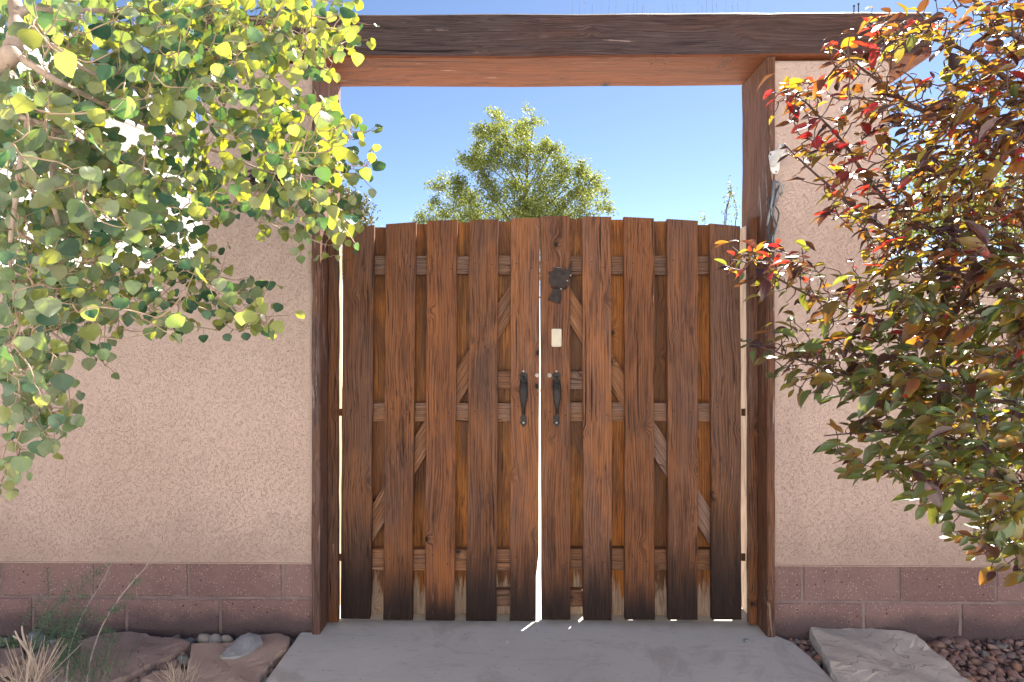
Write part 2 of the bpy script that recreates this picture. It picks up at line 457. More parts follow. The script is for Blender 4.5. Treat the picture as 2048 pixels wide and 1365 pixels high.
M['tan_stone'] = simple_rock('tan_sandstone', (0.46, 0.350, 0.295), (0.38, 0.285, 0.240), 5, 0.7, 0.85, dist=0.006, layers=6)
M['grey_stone'] = simple_rock('grey_sandstone', (0.57, 0.53, 0.475), (0.48, 0.45, 0.41), 4, 0.9, 0.8, dist=0.009, layers=9)
M['blue_stone'] = simple_rock('blue_grey_slate', (0.30, 0.32, 0.35), (0.42, 0.43, 0.45), 9, 0.5, 0.6)
def pebble_mat(name, ramp):
    m = NT(name)
    oi = m.n('ShaderNodeObjectInfo'); ge = m.n('ShaderNodeNewGeometry')
    r = m.math('FRACT', m.math('ADD', oi.outputs['Random'], ge.outputs['Random Per Island']))
    cr = m.n('ShaderNodeValToRGB'); cr.color_ramp.interpolation = 'CONSTANT'
    el = cr.color_ramp.elements
    while len(el) < len(ramp): el.new(0.5)
    for i, c in enumerate(ramp):
        el[i].position = i / len(ramp); el[i].color = (*c, 1)
    m.l(r, cr.inputs[0])
    v = m.coord()
    n1 = m.noise(v, 40, 5, 0.6)
    c = m.mix(m.map(n1, 0.35, 0.7, 0, 0.6), cr.outputs[0], (0.10, 0.07, 0.065))
    m.bump(n1, 0.3, 0.003)
    return m.set(c, 0.7, 0.35)
M['gravel'] = pebble_mat('red_gravel', [(0.32, 0.20, 0.18), (0.26, 0.165, 0.155), (0.37, 0.25, 0.22), (0.23, 0.17, 0.17), (0.44, 0.33, 0.29), (0.29, 0.18, 0.15), (0.20, 0.19, 0.19), (0.42, 0.24, 0.16)])
M['river'] = pebble_mat('river_pebble', [(0.28, 0.30, 0.32), (0.18, 0.205, 0.22), (0.40, 0.40, 0.39), (0.33, 0.26, 0.23), (0.22, 0.27, 0.275), (0.46, 0.42, 0.38), (0.26, 0.19, 0.17)])

def plain(name, colr, rough=0.5, metal=0.0, spec=0.4, var=0.25, scale=60):
    m = NT(name)
    v = m.coord()
    n = m.noise(v, scale, 4, 0.6)
    c = m.mix(m.map(n, 0.4, 0.7, 0, var * 2), colr, tuple(x * 0.5 for x in colr))
    m.bump(n, 0.15, 0.001)
    return m.set(c, m.map(n, 0.3, 0.7, rough * 0.8, min(1, rough * 1.25), False), spec, metal)
M['black_iron'] = plain('black_iron', (0.036, 0.032, 0.032), 0.58, 0.35)
M['rust_iron'] = plain('brown_iron', (0.030, 0.021, 0.020), 0.6, 0.2)
M['grey_metal'] = plain('grey_metal', (0.30, 0.32, 0.34), 0.4, 0.5)
M['dark_frame'] = plain('dark_frame', (0.10, 0.055, 0.04), 0.6)
M['glass'] = plain('window_glass', (0.03, 0.035, 0.04), 0.08, spec=0.6)
M['cream_stucco'] = stucco_mat('cream_stucco', (0.74, 0.70, 0.65), (0.68, 0.64, 0.59), (0.45, 0.40, 0.36))
M['zinc'] = plain('zinc', (0.36, 0.33, 0.31), 0.5, 0.4)
M['white_paint'] = plain('white_paint', (0.68, 0.69, 0.68), 0.4, 0.0, var=0.12)
M['ivory'] = plain('ivory_plastic', (0.60, 0.555, 0.44), 0.4, var=0.1)
M['cable'] = plain('dark_cable', (0.06, 0.075, 0.085), 0.45)
M['screw'] = plain('dark_screw', (0.03, 0.03, 0.03), 0.5, 0.5)
M['bark'] = simple_rock('aspen_bark', (0.44, 0.35, 0.29), (0.34, 0.26, 0.21), 30, 0.6, 0.8)
M['twig'] = simple_rock('aspen_twig', (0.30, 0.20, 0.14), (0.38, 0.29, 0.20), 30, 0.3, 0.7)
M['plum_bark'] = simple_rock('plum_bark', (0.060, 0.034, 0.032), (0.10, 0.058, 0.05), 40, 0.5, 0.6)
M['tree_bark'] = simple_rock('tree_bark', (0.14, 0.11, 0.085), (0.10, 0.08, 0.06), 12, 0.8, 0.9)

def leaf_mat(name, top, trans, rough=0.35, tw=0.5, spec=0.6, under=None, vary=0.35, veins=True, tint=None):
    """tint: a second (top, trans) pair that takes over towards one end of the blade"""
    m = NT(name)
    v = m.coord()
    oi = m.n('ShaderNodeObjectInfo'); ge = m.n('ShaderNodeNewGeometry')
    r = m.math('FRACT', m.math('ADD', oi.outputs['Random'], ge.outputs['Random Per Island']))
    r2 = m.math('FRACT', m.math('MULTIPLY', r, 7.31))
    wp = ge.outputs['Position']
    n = m.noise(wp, 70, 4, 0.65)
    spots = m.map(m.noise(wp, 210, 3, 0.6), 0.60, 0.70)
    c = m.mix(m.map(n, 0.3, 0.72, 0, 0.8), top, tuple(min(1, x * 1.6) for x in top))
    t = m.mix(m.map(n, 0.3, 0.72, 0, 0.6), trans, tuple(x * 0.55 for x in trans))
    if veins:
        uv = m.n('ShaderNodeUVMap'); sp = m.n('ShaderNodeSeparateXYZ'); m.l(uv.outputs[0], sp.inputs[0])
        ax = m.math('ABSOLUTE', m.math('SUBTRACT', sp.outputs[0], 0.5))
        if tint:
            g = m.map(m.math('ADD', sp.outputs[1], m.math('MULTIPLY', m.math('SUBTRACT', m.math('ADD', n, r2), 0.9), 1.1)), 0.25, 0.85)
            c = m.mix(g, c, tint[0]); t = m.mix(g, t, tint[1])
        rib = m.map(ax, 0.008, 0.022, 1.0, 0.0)
        side = m.math('FRACT', m.math('MULTIPLY', m.math('SUBTRACT', sp.outputs[1], m.math('MULTIPLY', ax, 1.1)), 6.0))
        sv = m.math('MULTIPLY', m.map(m.math('ABSOLUTE', m.math('SUBTRACT', side, 0.5)), 0.04, 0.13, 1.0, 0.0), 0.45)
        vn = m.math('MAXIMUM', rib, sv)
        c = m.mix(m.math('MULTIPLY', vn, 0.55), c, tuple(min(1, x * 1.5 + .05) for x in top))
        t = m.mix(m.math('MULTIPLY', vn, 0.5), t, tuple(x * 0.45 for x in trans))
    c = m.mix(m.math('MULTIPLY', spots, 0.5), c, (0.09, 0.05, 0.025))
    k = m.math('MULTIPLY_ADD', r, vary * 2, 1 - vary)
    kk = m.n('ShaderNodeCombineColor')
    for i in range(3): m.l(k, kk.inputs[i])
    c = m.mix(1.0, c, kk.outputs[0], 'MULTIPLY')
    if under:
        c = m.mix(ge.outputs['Backfacing'], c, m.mix(1.0, under, kk.outputs[0], 'MULTIPLY'))
    m.set(c, m.math('MULTIPLY_ADD', r2, 0.16, rough - 0.06), spec)
    tb = m.n('ShaderNodeBsdfTranslucent')
    m.l(m.mix(1.0, t, kk.outputs[0], 'MULTIPLY'), tb.inputs[0])
    mx = m.n('ShaderNodeMixShader'); mx.inputs[0].default_value = tw
    m.l(m.b.outputs[0], mx.inputs[1]); m.l(tb.outputs[0], mx.inputs[2]); m.l(mx.outputs[0], m.out.inputs[0])
    m.bump(m.math('SUBTRACT', n, m.math('MULTIPLY', vn, 0.5)) if veins else n, 0.35, 0.0015)
    return m.mat
M['aspen_green'] = leaf_mat('aspen_leaf', (0.140, 0.210, 0.108), (0.24, 0.31, 0.020), 0.32, 0.44, under=(0.26, 0.32, 0.21))
M['aspen_deep'] = leaf_mat('aspen_leaf_deep', (0.040, 0.110, 0.062), (0.10, 0.19, 0.020), 0.30, 0.38, under=(0.12, 0.21, 0.14))
M['aspen_yellow'] = leaf_mat('aspen_leaf_yellow', (0.24, 0.29, 0.090), (0.40, 0.40, 0.018), 0.34, 0.50, under=(0.32, 0.36, 0.19))
YL = ((0.15, 0.115, 0.030), (0.50, 0.33, 0.02))
GR = ((0.045, 0.085, 0.032), (0.20, 0.22, 0.02))
M['plum_red'] = leaf_mat('plum_leaf_red', (0.24, 0.020, 0.026), (0.55, 0.022, 0.018), 0.32, 0.45, 0.8, tint=((0.18, 0.03, 0.03), (0.50, 0.06, 0.02)))
M['plum_orange'] = leaf_mat('plum_leaf_orange', (0.125, 0.050, 0.030), (0.48, 0.16, 0.016), 0.32, 0.47, 0.8, tint=YL)
M['plum_yellow'] = leaf_mat('plum_leaf_yellow', (0.15, 0.115, 0.030), (0.52, 0.34, 0.02), 0.32, 0.50, 0.8, tint=((0.13, 0.06, 0.03), (0.45, 0.18, 0.02)))
M['plum_bronze'] = leaf_mat('plum_leaf_bronze', (0.040, 0.018, 0.024), (0.12, 0.030, 0.012), 0.30, 0.33, 0.8, tint=((0.045, 0.024, 0.02), (0.20, 0.07, 0.012)))
M['plum_green'] = leaf_mat('plum_leaf_green', (0.060, 0.105, 0.042), (0.27, 0.28, 0.02), 0.32, 0.40, 0.8, tint=((0.060, 0.085, 0.03), (0.27, 0.25, 0.02)))
M['plum_olive'] = leaf_mat('plum_leaf_olive', (0.135, 0.125, 0.038), (0.40, 0.32, 0.02), 0.32, 0.45, 0.8, tint=((0.10, 0.07, 0.028), (0.38, 0.20, 0.02)))
M['far_leaf'] = leaf_mat('far_tree_leaf', (0.125, 0.155, 0.045), (0.27, 0.30, 0.04), 0.5, 0.42, 0.3, veins=False)
M['far_leaf_dark'] = leaf_mat('dark_tree_leaf', (0.045, 0.052, 0.018), (0.12, 0.105, 0.018), 0.5, 0.35, 0.3, veins=False)
M['feather'] = leaf_mat('feathery_leaf', (0.085, 0.145, 0.092), (0.14, 0.20, 0.08), 0.5, 0.3, 0.3, veins=False)
M['straw'] = simple_rock('straw', (0.52, 0.43, 0.36), (0.42, 0.33, 0.26), 40, 0.2, 0.8)
M['dry_stalk'] = simple_rock('dry_stalk', (0.50, 0.43, 0.38), (0.40, 0.33, 0.29), 60, 0.2, 0.8)

# ================================================================== THE SETTING
def sheet(name, pts, z, mat, thick=0.0):
    bm = bmesh.new()
    vs = [bm.verts.new((p[0], p[1], z)) for p in pts]
    f = bm.faces.new(vs)
    if thick:
        r = bmesh.ops.extrude_face_region(bm, geom=[f])
        for e in r['geom']:
            if isinstance(e, bmesh.types.BMVert): e.co.z -= thick
    return bm_obj(name, bm, mat)
GROUND_Z = -0.035
ground = mesh_obj('ground', [(-400, -400, GROUND_Z - .02), (400, -400, GROUND_Z - .02), (400, 400, GROUND_Z - .02), (-400, 400, GROUND_Z - .02)], [(0, 1, 2, 3)], M['earth'])
tag(ground, kind='structure')
# planting beds either side of the path
for nm, x0, x1 in (('planting_bed', -4.0, -0.60), ('planting_bed', 0.95, 4.0)):
    nx, ny = 70, 30
    V, Fc = [], []
    for j in range(ny + 1):
        for i in range(nx + 1):
            x = x0 + (x1 - x0) * i / nx; y = -1.9 + 2.0 * j / ny
            V.append((x, y, GROUND_Z + 0.008 * math.sin(9 * x + 3) * math.cos(11 * y) + random.uniform(-.005, .005)))
    for j in range(ny):
        for i in range(nx):
            a = j * (nx + 1) + i
            Fc.append((a, a + 1, a + nx + 2, a + nx + 1))
    tag(mesh_obj(nm, V, Fc, M['soil'], smooth=True), kind='structure')

XL, XR = W(640, 600, 0.0).x, W(1535, 600, 0.0).x        # faces of the opening
STEP_Y = 0.13
l0, l1 = G(603, 1262), G(528, 1365)
ldir = (l1 - l0) / (l1.y - l0.y)
redge = [G(1556, 1272), G(1585, 1284), G(1620, 1312), G(1650, 1343), G(1672, 1367)]
rl = redge[-1]
path_pts = [(XL - .036, STEP_Y), (XR + .034, STEP_Y), (XR + .034, 0.026)] + [(p.x, p.y) for p in redge] + \
           [(rl.x + .05, rl.y - .2), (rl.x + .02, -1.2), (1.0, -7), (-1.6, -7)] + [((l1 + ldir * (-1.0)).x, (l1 + ldir * (-1.0)).y), (l1.x, l1.y), (l0.x, min(l0.y, 0.02)), (XL - .036, 0.024)]
path = sheet('concrete_path', path_pts, 0.0, M['concrete'], 0.09)
bv = path.modifiers.new('edge', 'BEVEL'); bv.width = 0.006; bv.segments = 2; bv.limit_method = 'ANGLE'
tag(path, kind='structure')
patio = sheet('patio', [(-5, STEP_Y + .006), (5, STEP_Y + .006), (5, 9), (-5, 9)], -0.008, M['patio'], 0.06)
tag(patio, kind='structure')

# ------------------------------------------------------------------ walls
STUCCO_Y, BLOCK_Y = 0.022, 0.034
Z_BEAM = 2.430
Z_STUCCO = 0.5 * (W(480, 1124, STUCCO_Y).z + W(1800, 1133, STUCCO_Y).z)
Z_LOW = W(260, 533, STUCCO_Y).z
def wall(x_post, x_pil, x_end, side, label):
    root = empty('stucco_wall')
    tag(root, label, 'wall')
    # stucco coat: outline in X,Z with rounded shoulders
    s = side
    P = [(x_post, Z_STUCCO), (x_post, Z_BEAM - .003)]
    r = 0.03
    for k in range(5):
        a = k / 4 * math.pi / 2
        P.append((x_pil - s * r + s * r * math.sin(a), Z_BEAM - .003 - r + r * math.cos(a)))
    r2 = 0.035
    for k in range(5):
        a = k / 4 * math.pi / 2
        P.append((x_pil + s * r2 - s * r2 * math.cos(a), Z_LOW + r2 - r2 * math.sin(a)))
    P += [(x_end, Z_LOW), (x_end, Z_STUCCO)]
    bm = bmesh.new()
    vs = [bm.verts.new((x, STUCCO_Y, z)) for x, z in P]
    f = bm.faces.new(vs)
    ex = bmesh.ops.extrude_face_region(bm, geom=[f])
    for e in ex['geom']:
        if isinstance(e, bmesh.types.BMVert): e.co.y += 0.25
    edges = [e for e in bm.edges if all(abs(v.co.y - STUCCO_Y) < 1e-5 for v in e.verts)
             and not all(abs(v.co.x - x_post) < 1e-5 for v in e.verts) and not all(abs(v.co.x - x_end) < 1e-5 for v in e.verts)]
    ed_low = [e for e in edges if all(abs(v.co.z - Z_STUCCO) < 1e-5 for v in e.verts)]
    edges = [e for e in edges if e not in ed_low]
    bmesh.ops.bevel(bm, geom=edges, offset=0.022, segments=4, affect='EDGES', profile=0.5)
    so = bm_obj('stucco_coat', bm, M['stucco'], root)
    # weep screed: thin lip at the bottom of the stucco
    xa, xb = min(x_post, x_end), max(x_post, x_end)
    mb = MB()
    V, Fc = box_vf(xa + .002, xb, STUCCO_Y - .003, STUCCO_Y + .01, Z_STUCCO - .005, Z_STUCCO - .0005)
    mb.add(V, Fc); mb.obj('drip_screed', M['stucco'], root)
    V, Fc = box_vf(xa + .001, xb, BLOCK_Y + .005, BLOCK_Y + .2, -0.2, Z_STUCCO - .006)
    mesh_obj('mortar', V, Fc, M['mortar'], root)
    return root
def box_vf(x0, x1, y0, y1, z0, z1):
    V = [(x0, y0, z0), (x1, y0, z0), (x1, y1, z0), (x0, y1, z0), (x0, y0, z1), (x1, y0, z1), (x1, y1, z1), (x0, y1, z1)]
    return V, [(3, 2, 1, 0), (4, 5, 6, 7), (0, 1, 5, 4), (1, 2, 6, 5), (2, 3, 7, 6), (3, 0, 4, 7)]
def block(root, x0, x1, z0, z1):
    bm = bmesh.new()
    cx, cz = (x0 + x1) / 2, (z0 + z1) / 2
    V, Fc = box_vf(x0 - cx, x1 - cx, 0, 0.15, z0 - cz, z1 - cz)
    vs = [bm.verts.new(v) for v in V]
    for f in Fc: bm.faces.new([vs[i] for i in f])
    bmesh.ops.subdivide_edges(bm, edges=bm.edges[:], cuts=4, use_grid_fill=True)
    hx_, hz_ = (x1 - x0) / 2, (z1 - z0) / 2
    fe = [e for e in bm.edges if all(v.co.y < 1e-5 and (abs(abs(v.co.x) - hx_) < 1e-5 or abs(abs(v.co.z) - hz_) < 1e-5) for v in e.verts) and (abs(e.verts[0].co.x - e.verts[1].co.x) < 1e-5 and abs(abs(e.verts[0].co.x) - hx_) < 1e-5 or abs(e.verts[0].co.z - e.verts[1].co.z) < 1e-5 and abs(abs(e.verts[0].co.z) - hz_) < 1e-5)]
    bmesh.ops.bevel(bm, geom=fe, offset=0.006, segments=2, affect='EDGES', profile=0.5)
    for v in bm.verts:
        if v.co.y < .012: v.co += Vector((random.gauss(0, .0012), random.gauss(0, .0008), random.gauss(0, .0012)))
    o = bm_obj('block', bm, M['block'], root)
    o.location = (cx, BLOCK_Y + random.uniform(-.0015, .0015), cz)
    return o
xpl, xpr = W(400, 400, STUCCO_Y).x, W(1783, 400, STUCCO_Y).x
XPL, XPR = XL - 0.036, XR + 0.034                       # outer faces of the jamb planks
wall_l = wall(XPL, xpl, -4.2, -1, 'pinkish tan stucco wall on block footing beside the round-leaved tree')
wall_r = wall(XPR, xpr, 4.2, 1, 'pinkish tan stucco wall on block footing behind the red-leaved shrub')
zj_l, zj_r = W(300, 1196, BLOCK_Y).z, W(1800, 1206, BLOCK_Y).z
J = 0.0055
def courses(root, up, lo, zj, xa, xb):
    for joints, z0, z1 in ((up, zj + J, Z_STUCCO - .0065), (lo, zj - .203 + J, zj - J)):
        js = sorted(joints)
        xs = [xa] + [j for j in js if xa < j < xb] + [xb]
        for a, b in zip(xs[:-1], xs[1:]):
            block(root, a + (J if a != xa else 0.002), b - (J if b != xb else 0.002), z0, z1)
bl = lambda x, y: W(x, y, BLOCK_Y).x
ul = [bl(565, 1160) - .4064 * k for k in range(8)]
ll = [bl(440, 1230) - .4064 * k for k in range(8)]
ur = [bl(1605, 1160) + .4064 * k for k in range(8)]
lr = [bl(1728, 1230) + .4064 * k for k in range(-1, 8)]
courses(wall_l, ul, ll, zj_l, -4.2, XPL - .001)
courses(wall_r, ur, lr, zj_r, XPR + .001, 4.2)

# ================================================================== TIMBER
def plank(name, c0, c1, width, thick, mat, parent=None, normal=Vector((0, -1, 0)), seg=10, jit=0.0012, ends=((0, 0), (0, 0)), taper=(1, 1), ch=0.003, notch=None):
    """one sawn board from c0 to c1 (centre line of the front face); grain along local Z.
    ends: extra length of the (left,right) corners at start and end, for raked cuts"""
    c0, c1 = Vector(c0), Vector(c1)
    ax = (c1 - c0); L = ax.length; ax.normalize()
    nrm = (normal - ax * normal.dot(ax)).normalized()
    sx = nrm.cross(ax) * -1.0           # local X
    sx = ax.cross(nrm)
    # local frame: X = sx, Y = -nrm (into the board), Z = ax
    V, Fc = [], []
    rs = random.Random(hash((round(c0.x, 4), round(c0.z, 4), round(width, 4))) & 0xffff)
    w0, w1 = width * taper[0] / 2, width * taper[1] / 2
    prof = lambda w: [(-w, ch), (-w + ch, 0), (w - ch, 0), (w, ch), (w, thick - ch), (w - ch, thick), (-w + ch, thick), (-w, thick - ch)]
    n = 8
    jl = jr = 0
    for i in range(seg + 1):
        t = i / seg
        jl = jl * 0.5 + rs.gauss(0, jit); jr = jr * 0.5 + rs.gauss(0, jit); jy = rs.gauss(0, jit * 0.6)
        w = w0 + (w1 - w0) * t
        for k, (x, y) in enumerate(prof(w)):
            xx = x + (jl if x < 0 else jr)
            if notch and x > 0 and i <= (2 if seg == 18 else 1): xx -= notch
            u = 0.5 + 0.5 * x / max(w, 1e-6)
            zz = L * t
            if i == 0: zz -= ends[0][0] * (1 - u) + ends[0][1] * u
            if i == seg: zz += ends[1][0] * (1 - u) + ends[1][1] * u
            V.append((xx, y + (jy if y < thick * .5 else 0), zz))
    for i in range(seg):
        for k in range(n):
            k2 = (k + 1) % n
            Fc.append((i * n + k2, i * n + k, (i + 1) * n + k, (i + 1) * n + k2))
    Fc.append(tuple(range(n))); Fc.append(tuple(seg * n + k for k in range(n - 1, -1, -1)))
    o = mesh_obj(name, V, Fc, mat, parent)
    o.matrix_world = Matrix((( sx.x, -nrm.x, ax.x, c0.x), (sx.y, -nrm.y, ax.y, c0.y), (sx.z, -nrm.z, ax.z, c0.z), (0, 0, 0, 1)))
    return o

# beam
bz0 = W(560, 116.5, -.002).z; bz1 = W(1750, 113, -.002).z
tilt = (bz1 - bz0) / (W(1750, 113, -.002).x - W(560, 116.5, -.002).x)
bxl, bxr = -1.50, W(1863, 110, -.002).x
bm_h = 0.183
zc = lambda x: Z_BEAM + bm_h / 2 + tilt * (x - 0.13) * 0.5
beam = plank('lintel_beam', (bxl, -.002, zc(bxl)), (bxr, -.002, zc(bxr)), bm_h, 0.297, M['beam'], seg=24, jit=0.0010, ch=0.007)
tag(beam, 'dark weathered square timber lintel lying across the gate posts', 'beam')
# jamb planks
post_l = empty('gate_post'); tag(post_l, 'weathered wooden gate post between round-leaved tree and gate', 'post')
post_r = empty('gate_post'); tag(post_r, 'weathered wooden gate post carrying the white bracket', 'post')
PT = 0.292
zt = lambda x: Z_BEAM + tilt * (x - .13) * .5 - .001
plank('jamb_plank', (XL - .018, 0.0, 0.0), (XL - .018, 0.0, zt(XL) - .001), 0.035, PT, M['jamb'], post_l, seg=30, jit=0.0009, ch=0.004)
plank('jamb_plank', (XR + .0165, 0.0, 0.0), (XR + .0165, 0.0, zt(XR) - .001), 0.032, PT, M['jamb'], post_r, seg=30, jit=0.0009, ch=0.004)
SY = 0.096
zsl, zsr = W(665, 438, SY).z, W(1512, 433, SY).z
plank('stop_strip', (XL + .0228, SY, 0.006), (XL + .0228, SY, zsl), 0.0425, 0.036, M['stop'], post_l, seg=22, jit=0.0012, ends=((0, 0), (0.0, -.02)))
plank('stop_strip', (XR - .0200, SY, 0.006), (XR - .0200, SY, zsr), 0.037, 0.036, M['stop'], post_r, seg=22, jit=0.0012, ends=((0, 0), (-.012, 0)))
for root, x0, x1, zz in ((post_l, XL + .001, XL + .009, W(672, 400, .2).z), (post_r, XR - .012, XR - .001, zsr - .02)):  # added strips, coloured pale so the side gaps read as lit
    plank('bright_gap_strip', ((x0 + x1) / 2, 0.165, 0.01), ((x0 + x1) / 2, 0.165, zz), x1 - x0, 0.120, M['pale_wood'], root, seg=12, jit=0.0004, ch=0.001)

# ------------------------------------------------------------------ gate leaves
BY = 0.145                                    # front of the face boards
RY, KY = BY + 0.0275, BY + 0.0670             # rails, rear boards
leaf_l = empty('gate_leaf'); tag(leaf_l, 'brown wooden gate leaf of vertical boards, without the ivory plate', 'gate')
leaf_r = empty('gate_leaf'); tag(leaf_r, 'brown wooden gate leaf carrying the iron ornament and ivory plate', 'gate')
#        top-left x,y   top-right x,y   bottom-left x   bottom-right x  bottom y
LB = [(686, 458, 748, 450, 681, 740, 1238), (771, 449, 832, 444, 767, 824, 1240), (854, 442, 915, 440, 850, 909, 1241),
      (939, 440, 997, 439, 932, 993, 1242), (1022, 437, 1079.6, 436, 1020, 1076.5, 1242)]
RB = [(1080.2, 433, 1140, 432, 1083, 1141, 1240), (1165, 433, 1223, 434, 1167, 1224, 1241), (1248, 434, 1309, 437, 1250, 1309, 1240),
      (1334, 438, 1396, 442, 1336, 1396, 1240), (1420, 447, 1481, 453, 1424, 1484, 1240)]
def face_board(b, root, jit=.0011, notch=None):
    xa, ya, xb, yb, ba, bb, by = b
    tl, tr = W(xa, ya, BY), W(xb, yb, BY)
    bl_, br_ = W(ba, by, BY), W(bb, by, BY)
    c0 = (bl_ + br_) / 2; c1 = (tl + tr) / 2
    w0, w1 = (br_.x - bl_.x), (tr.x - tl.x)
    w = (w0 + w1) / 2
    dz = (tr.z - tl.z) / 2
    return plank('face_board', c0, c1, w, 0.0265, M['board'], root, seg=18, jit=jit, taper=(w0 / w, w1 / w), ends=((0, 0), (-dz, dz)), ch=0.0022, notch=notch)
for b in LB: face_board(b, leaf_l, .0004 if b is LB[4] else .0011, .011 if b is LB[4] else None)
for b in RB: face_board(b, leaf_r, .0004 if b is RB[0] else .0011)
def arch_z(x, tops):
    xs, zs = zip(*tops)
    return float(np.interp(x, xs, zs))
def rear_boards(B, root, narrow=None):
    tops = [((W(b[0], b[1], BY).x + W(b[2], b[3], BY).x) / 2, (W(b[0], b[1], BY).z + W(b[2], b[3], BY).z) / 2) for b in B]
    for i in range(len(B) - 1):
        a, c = B[i], B[i + 1]
        xt = (W(a[2], a[3], BY).x + W(c[0], c[1], BY).x) / 2
        xb = (W(a[5], a[6], BY).x + W(c[4], c[6], BY).x) / 2
        w = 0.156
        sh = 0.0
        z0 = W(900, 1229 + (i % 2) * 2, KY).z
        zt_ = arch_z(xt, tops) + .002
        plank('rear_board', (xb + sh, KY, z0), (xt + sh, KY, zt_), w, 0.019, M['back_board'], root, seg=12, jit=0.0008, ch=0.002, notch=.036 if narrow == i else None)
    return tops
rear_boards(LB, leaf_l); rear_boards(RB, leaf_r, narrow=0)
def rails(root, xa, xb, names):
    for y0, y1 in names:
        p0, p1 = W(xa, (y0 + y1) / 2, RY), W(xb, (y0 + y1) / 2, RY)
        h = abs(W(900, y0, RY).z - W(900, y1, RY).z)
        z = (p0.z + p1.z) / 2
        plank('rail', (p0.x, RY, z), (p1.x, RY, z), h, 0.0385, M['rail'], root, seg=14, jit=0.0009, ch=0.002)
RA = ((512, 549), (806, 843), (1099, 1141))
rails(leaf_l, 688, 1074, RA); rails(leaf_r, 1088, 1480, RA)
def short_block(root, xa, xb, y0, y1):
    p0, p1 = W(xa, (y0 + y1) / 2, RY), W(xb, (y0 + y1) / 2, RY)
    h = abs(W(900, y0, RY).z - W(900, y1, RY).z)
    plank('lock_block', (p0.x, RY + .001, (p0.z + p1.z) / 2), (p1.x, RY + .001, (p0.z + p1.z) / 2), h, 0.036, M['rail'], root, seg=4, jit=0.0006, ch=0.002)
short_block(leaf_l, 968, 1050, 743, 779); short_block(leaf_r, 1110, 1192, 743, 779)
short_block(leaf_l, 968, 1050, 1181, 1214); short_block(leaf_r, 1110, 1168, 1181, 1214)
def brace(root, pts):
    a, b = W(*pts[0], RY), W(*pts[1], RY)
    a.y = b.y = RY
    plank('brace', a, b, 0.088, 0.0375, M['rail'], root, seg=6, jit=0.0008, ch=0.002)
# the diagonal is broken at the middle rail: two pieces a leaf
def diag(root, x0, y0, x1, y1):
    f = lambda y: (x0 + (x1 - x0) * (y - y0) / (y1 - y0), y)
    brace(root, (f(1096), f(846))); brace(root, (f(803), f(552)))
diag(leaf_l, 755, 1030, 1009, 622)
diag(leaf_r, 1405, 1030, 1153, 632)

# nail heads where the face boards meet the rails
nv, nf = tube([(0, 0, 0), (0, -.0012, 0)], [.0032, .0026], 8)
nail_me = bpy.data.meshes.new('nail'); nail_me.from_pydata([tuple(q) for q in nv], [], nf); nail_me.materials.append(M['screw'])
for Bd, root in ((LB, leaf_l), (RB, leaf_r)):
    for b in Bd:
        for y0, y1 in RA:
            for fx, fy_ in ((.24, .35), (.76, .62)):
                t_ = ((y0 + y1) / 2 - b[1]) / (b[6] - b[1])
                xa_ = b[0] + (b[4] - b[0]) * t_; xb_ = b[2] + (b[5] - b[2]) * t_
                p = W(xa_ + (xb_ - xa_) * (fx + random.uniform(-.08, .08)), y0 + (y1 - y0) * (fy_ + random.uniform(-.15, .15)), BY)
                link_mesh('nail', nail_me, root, Matrix.Translation((p.x, BY - .0004, p.z)))
# brown hinge blocks at the rail ends, doubling as the soft rail shadows
def hinge_shade(root, x, y):
    p = W(x, y, BY + .012)
    V, Fc = box_vf(p.x - .008, p.x + .008, BY + .028, BY + .036, p.z - .016, p.z + .016)
    mesh_obj('hinge_shade', V, Fc, M['stop'], root)
for y in (826, 1118): hinge_shade(leaf_l, 679, y); hinge_shade(leaf_r, 1490, y)

# handles
def poly_plate(name, pts, Y, thick, mat, parent, bevel=0.0008):
    bm = bmesh.new()
    vs = [bm.verts.new((p.x, Y, p.z)) for p in pts]
    f = bm.faces.new(vs)
    ex = bmesh.ops.extrude_face_region(bm, geom=[f])
    for e in ex['geom']:
        if isinstance(e, bmesh.types.BMVert): e.co.y -= thick
    fe = [e for e in bm.edges if all(abs(v.co.y - (Y - thick)) < 1e-6 for v in e.verts)]
    if bevel: bmesh.ops.bevel(bm, geom=fe, offset=bevel, segments=1, affect='EDGES')
    return bm_obj(name, bm, mat, parent)
def disc(name, x, y, rpx, Y, thick, mat, parent, n=12):
    c = W(x, y, Y); r = rpx / 450.0
    return poly_plate(name, [Vector((c.x + r * math.cos(2 * math.pi * k / n), Y, c.z + r * math.sin(2 * math.pi * k / n))) for k in range(n)], Y, thick, mat, parent)
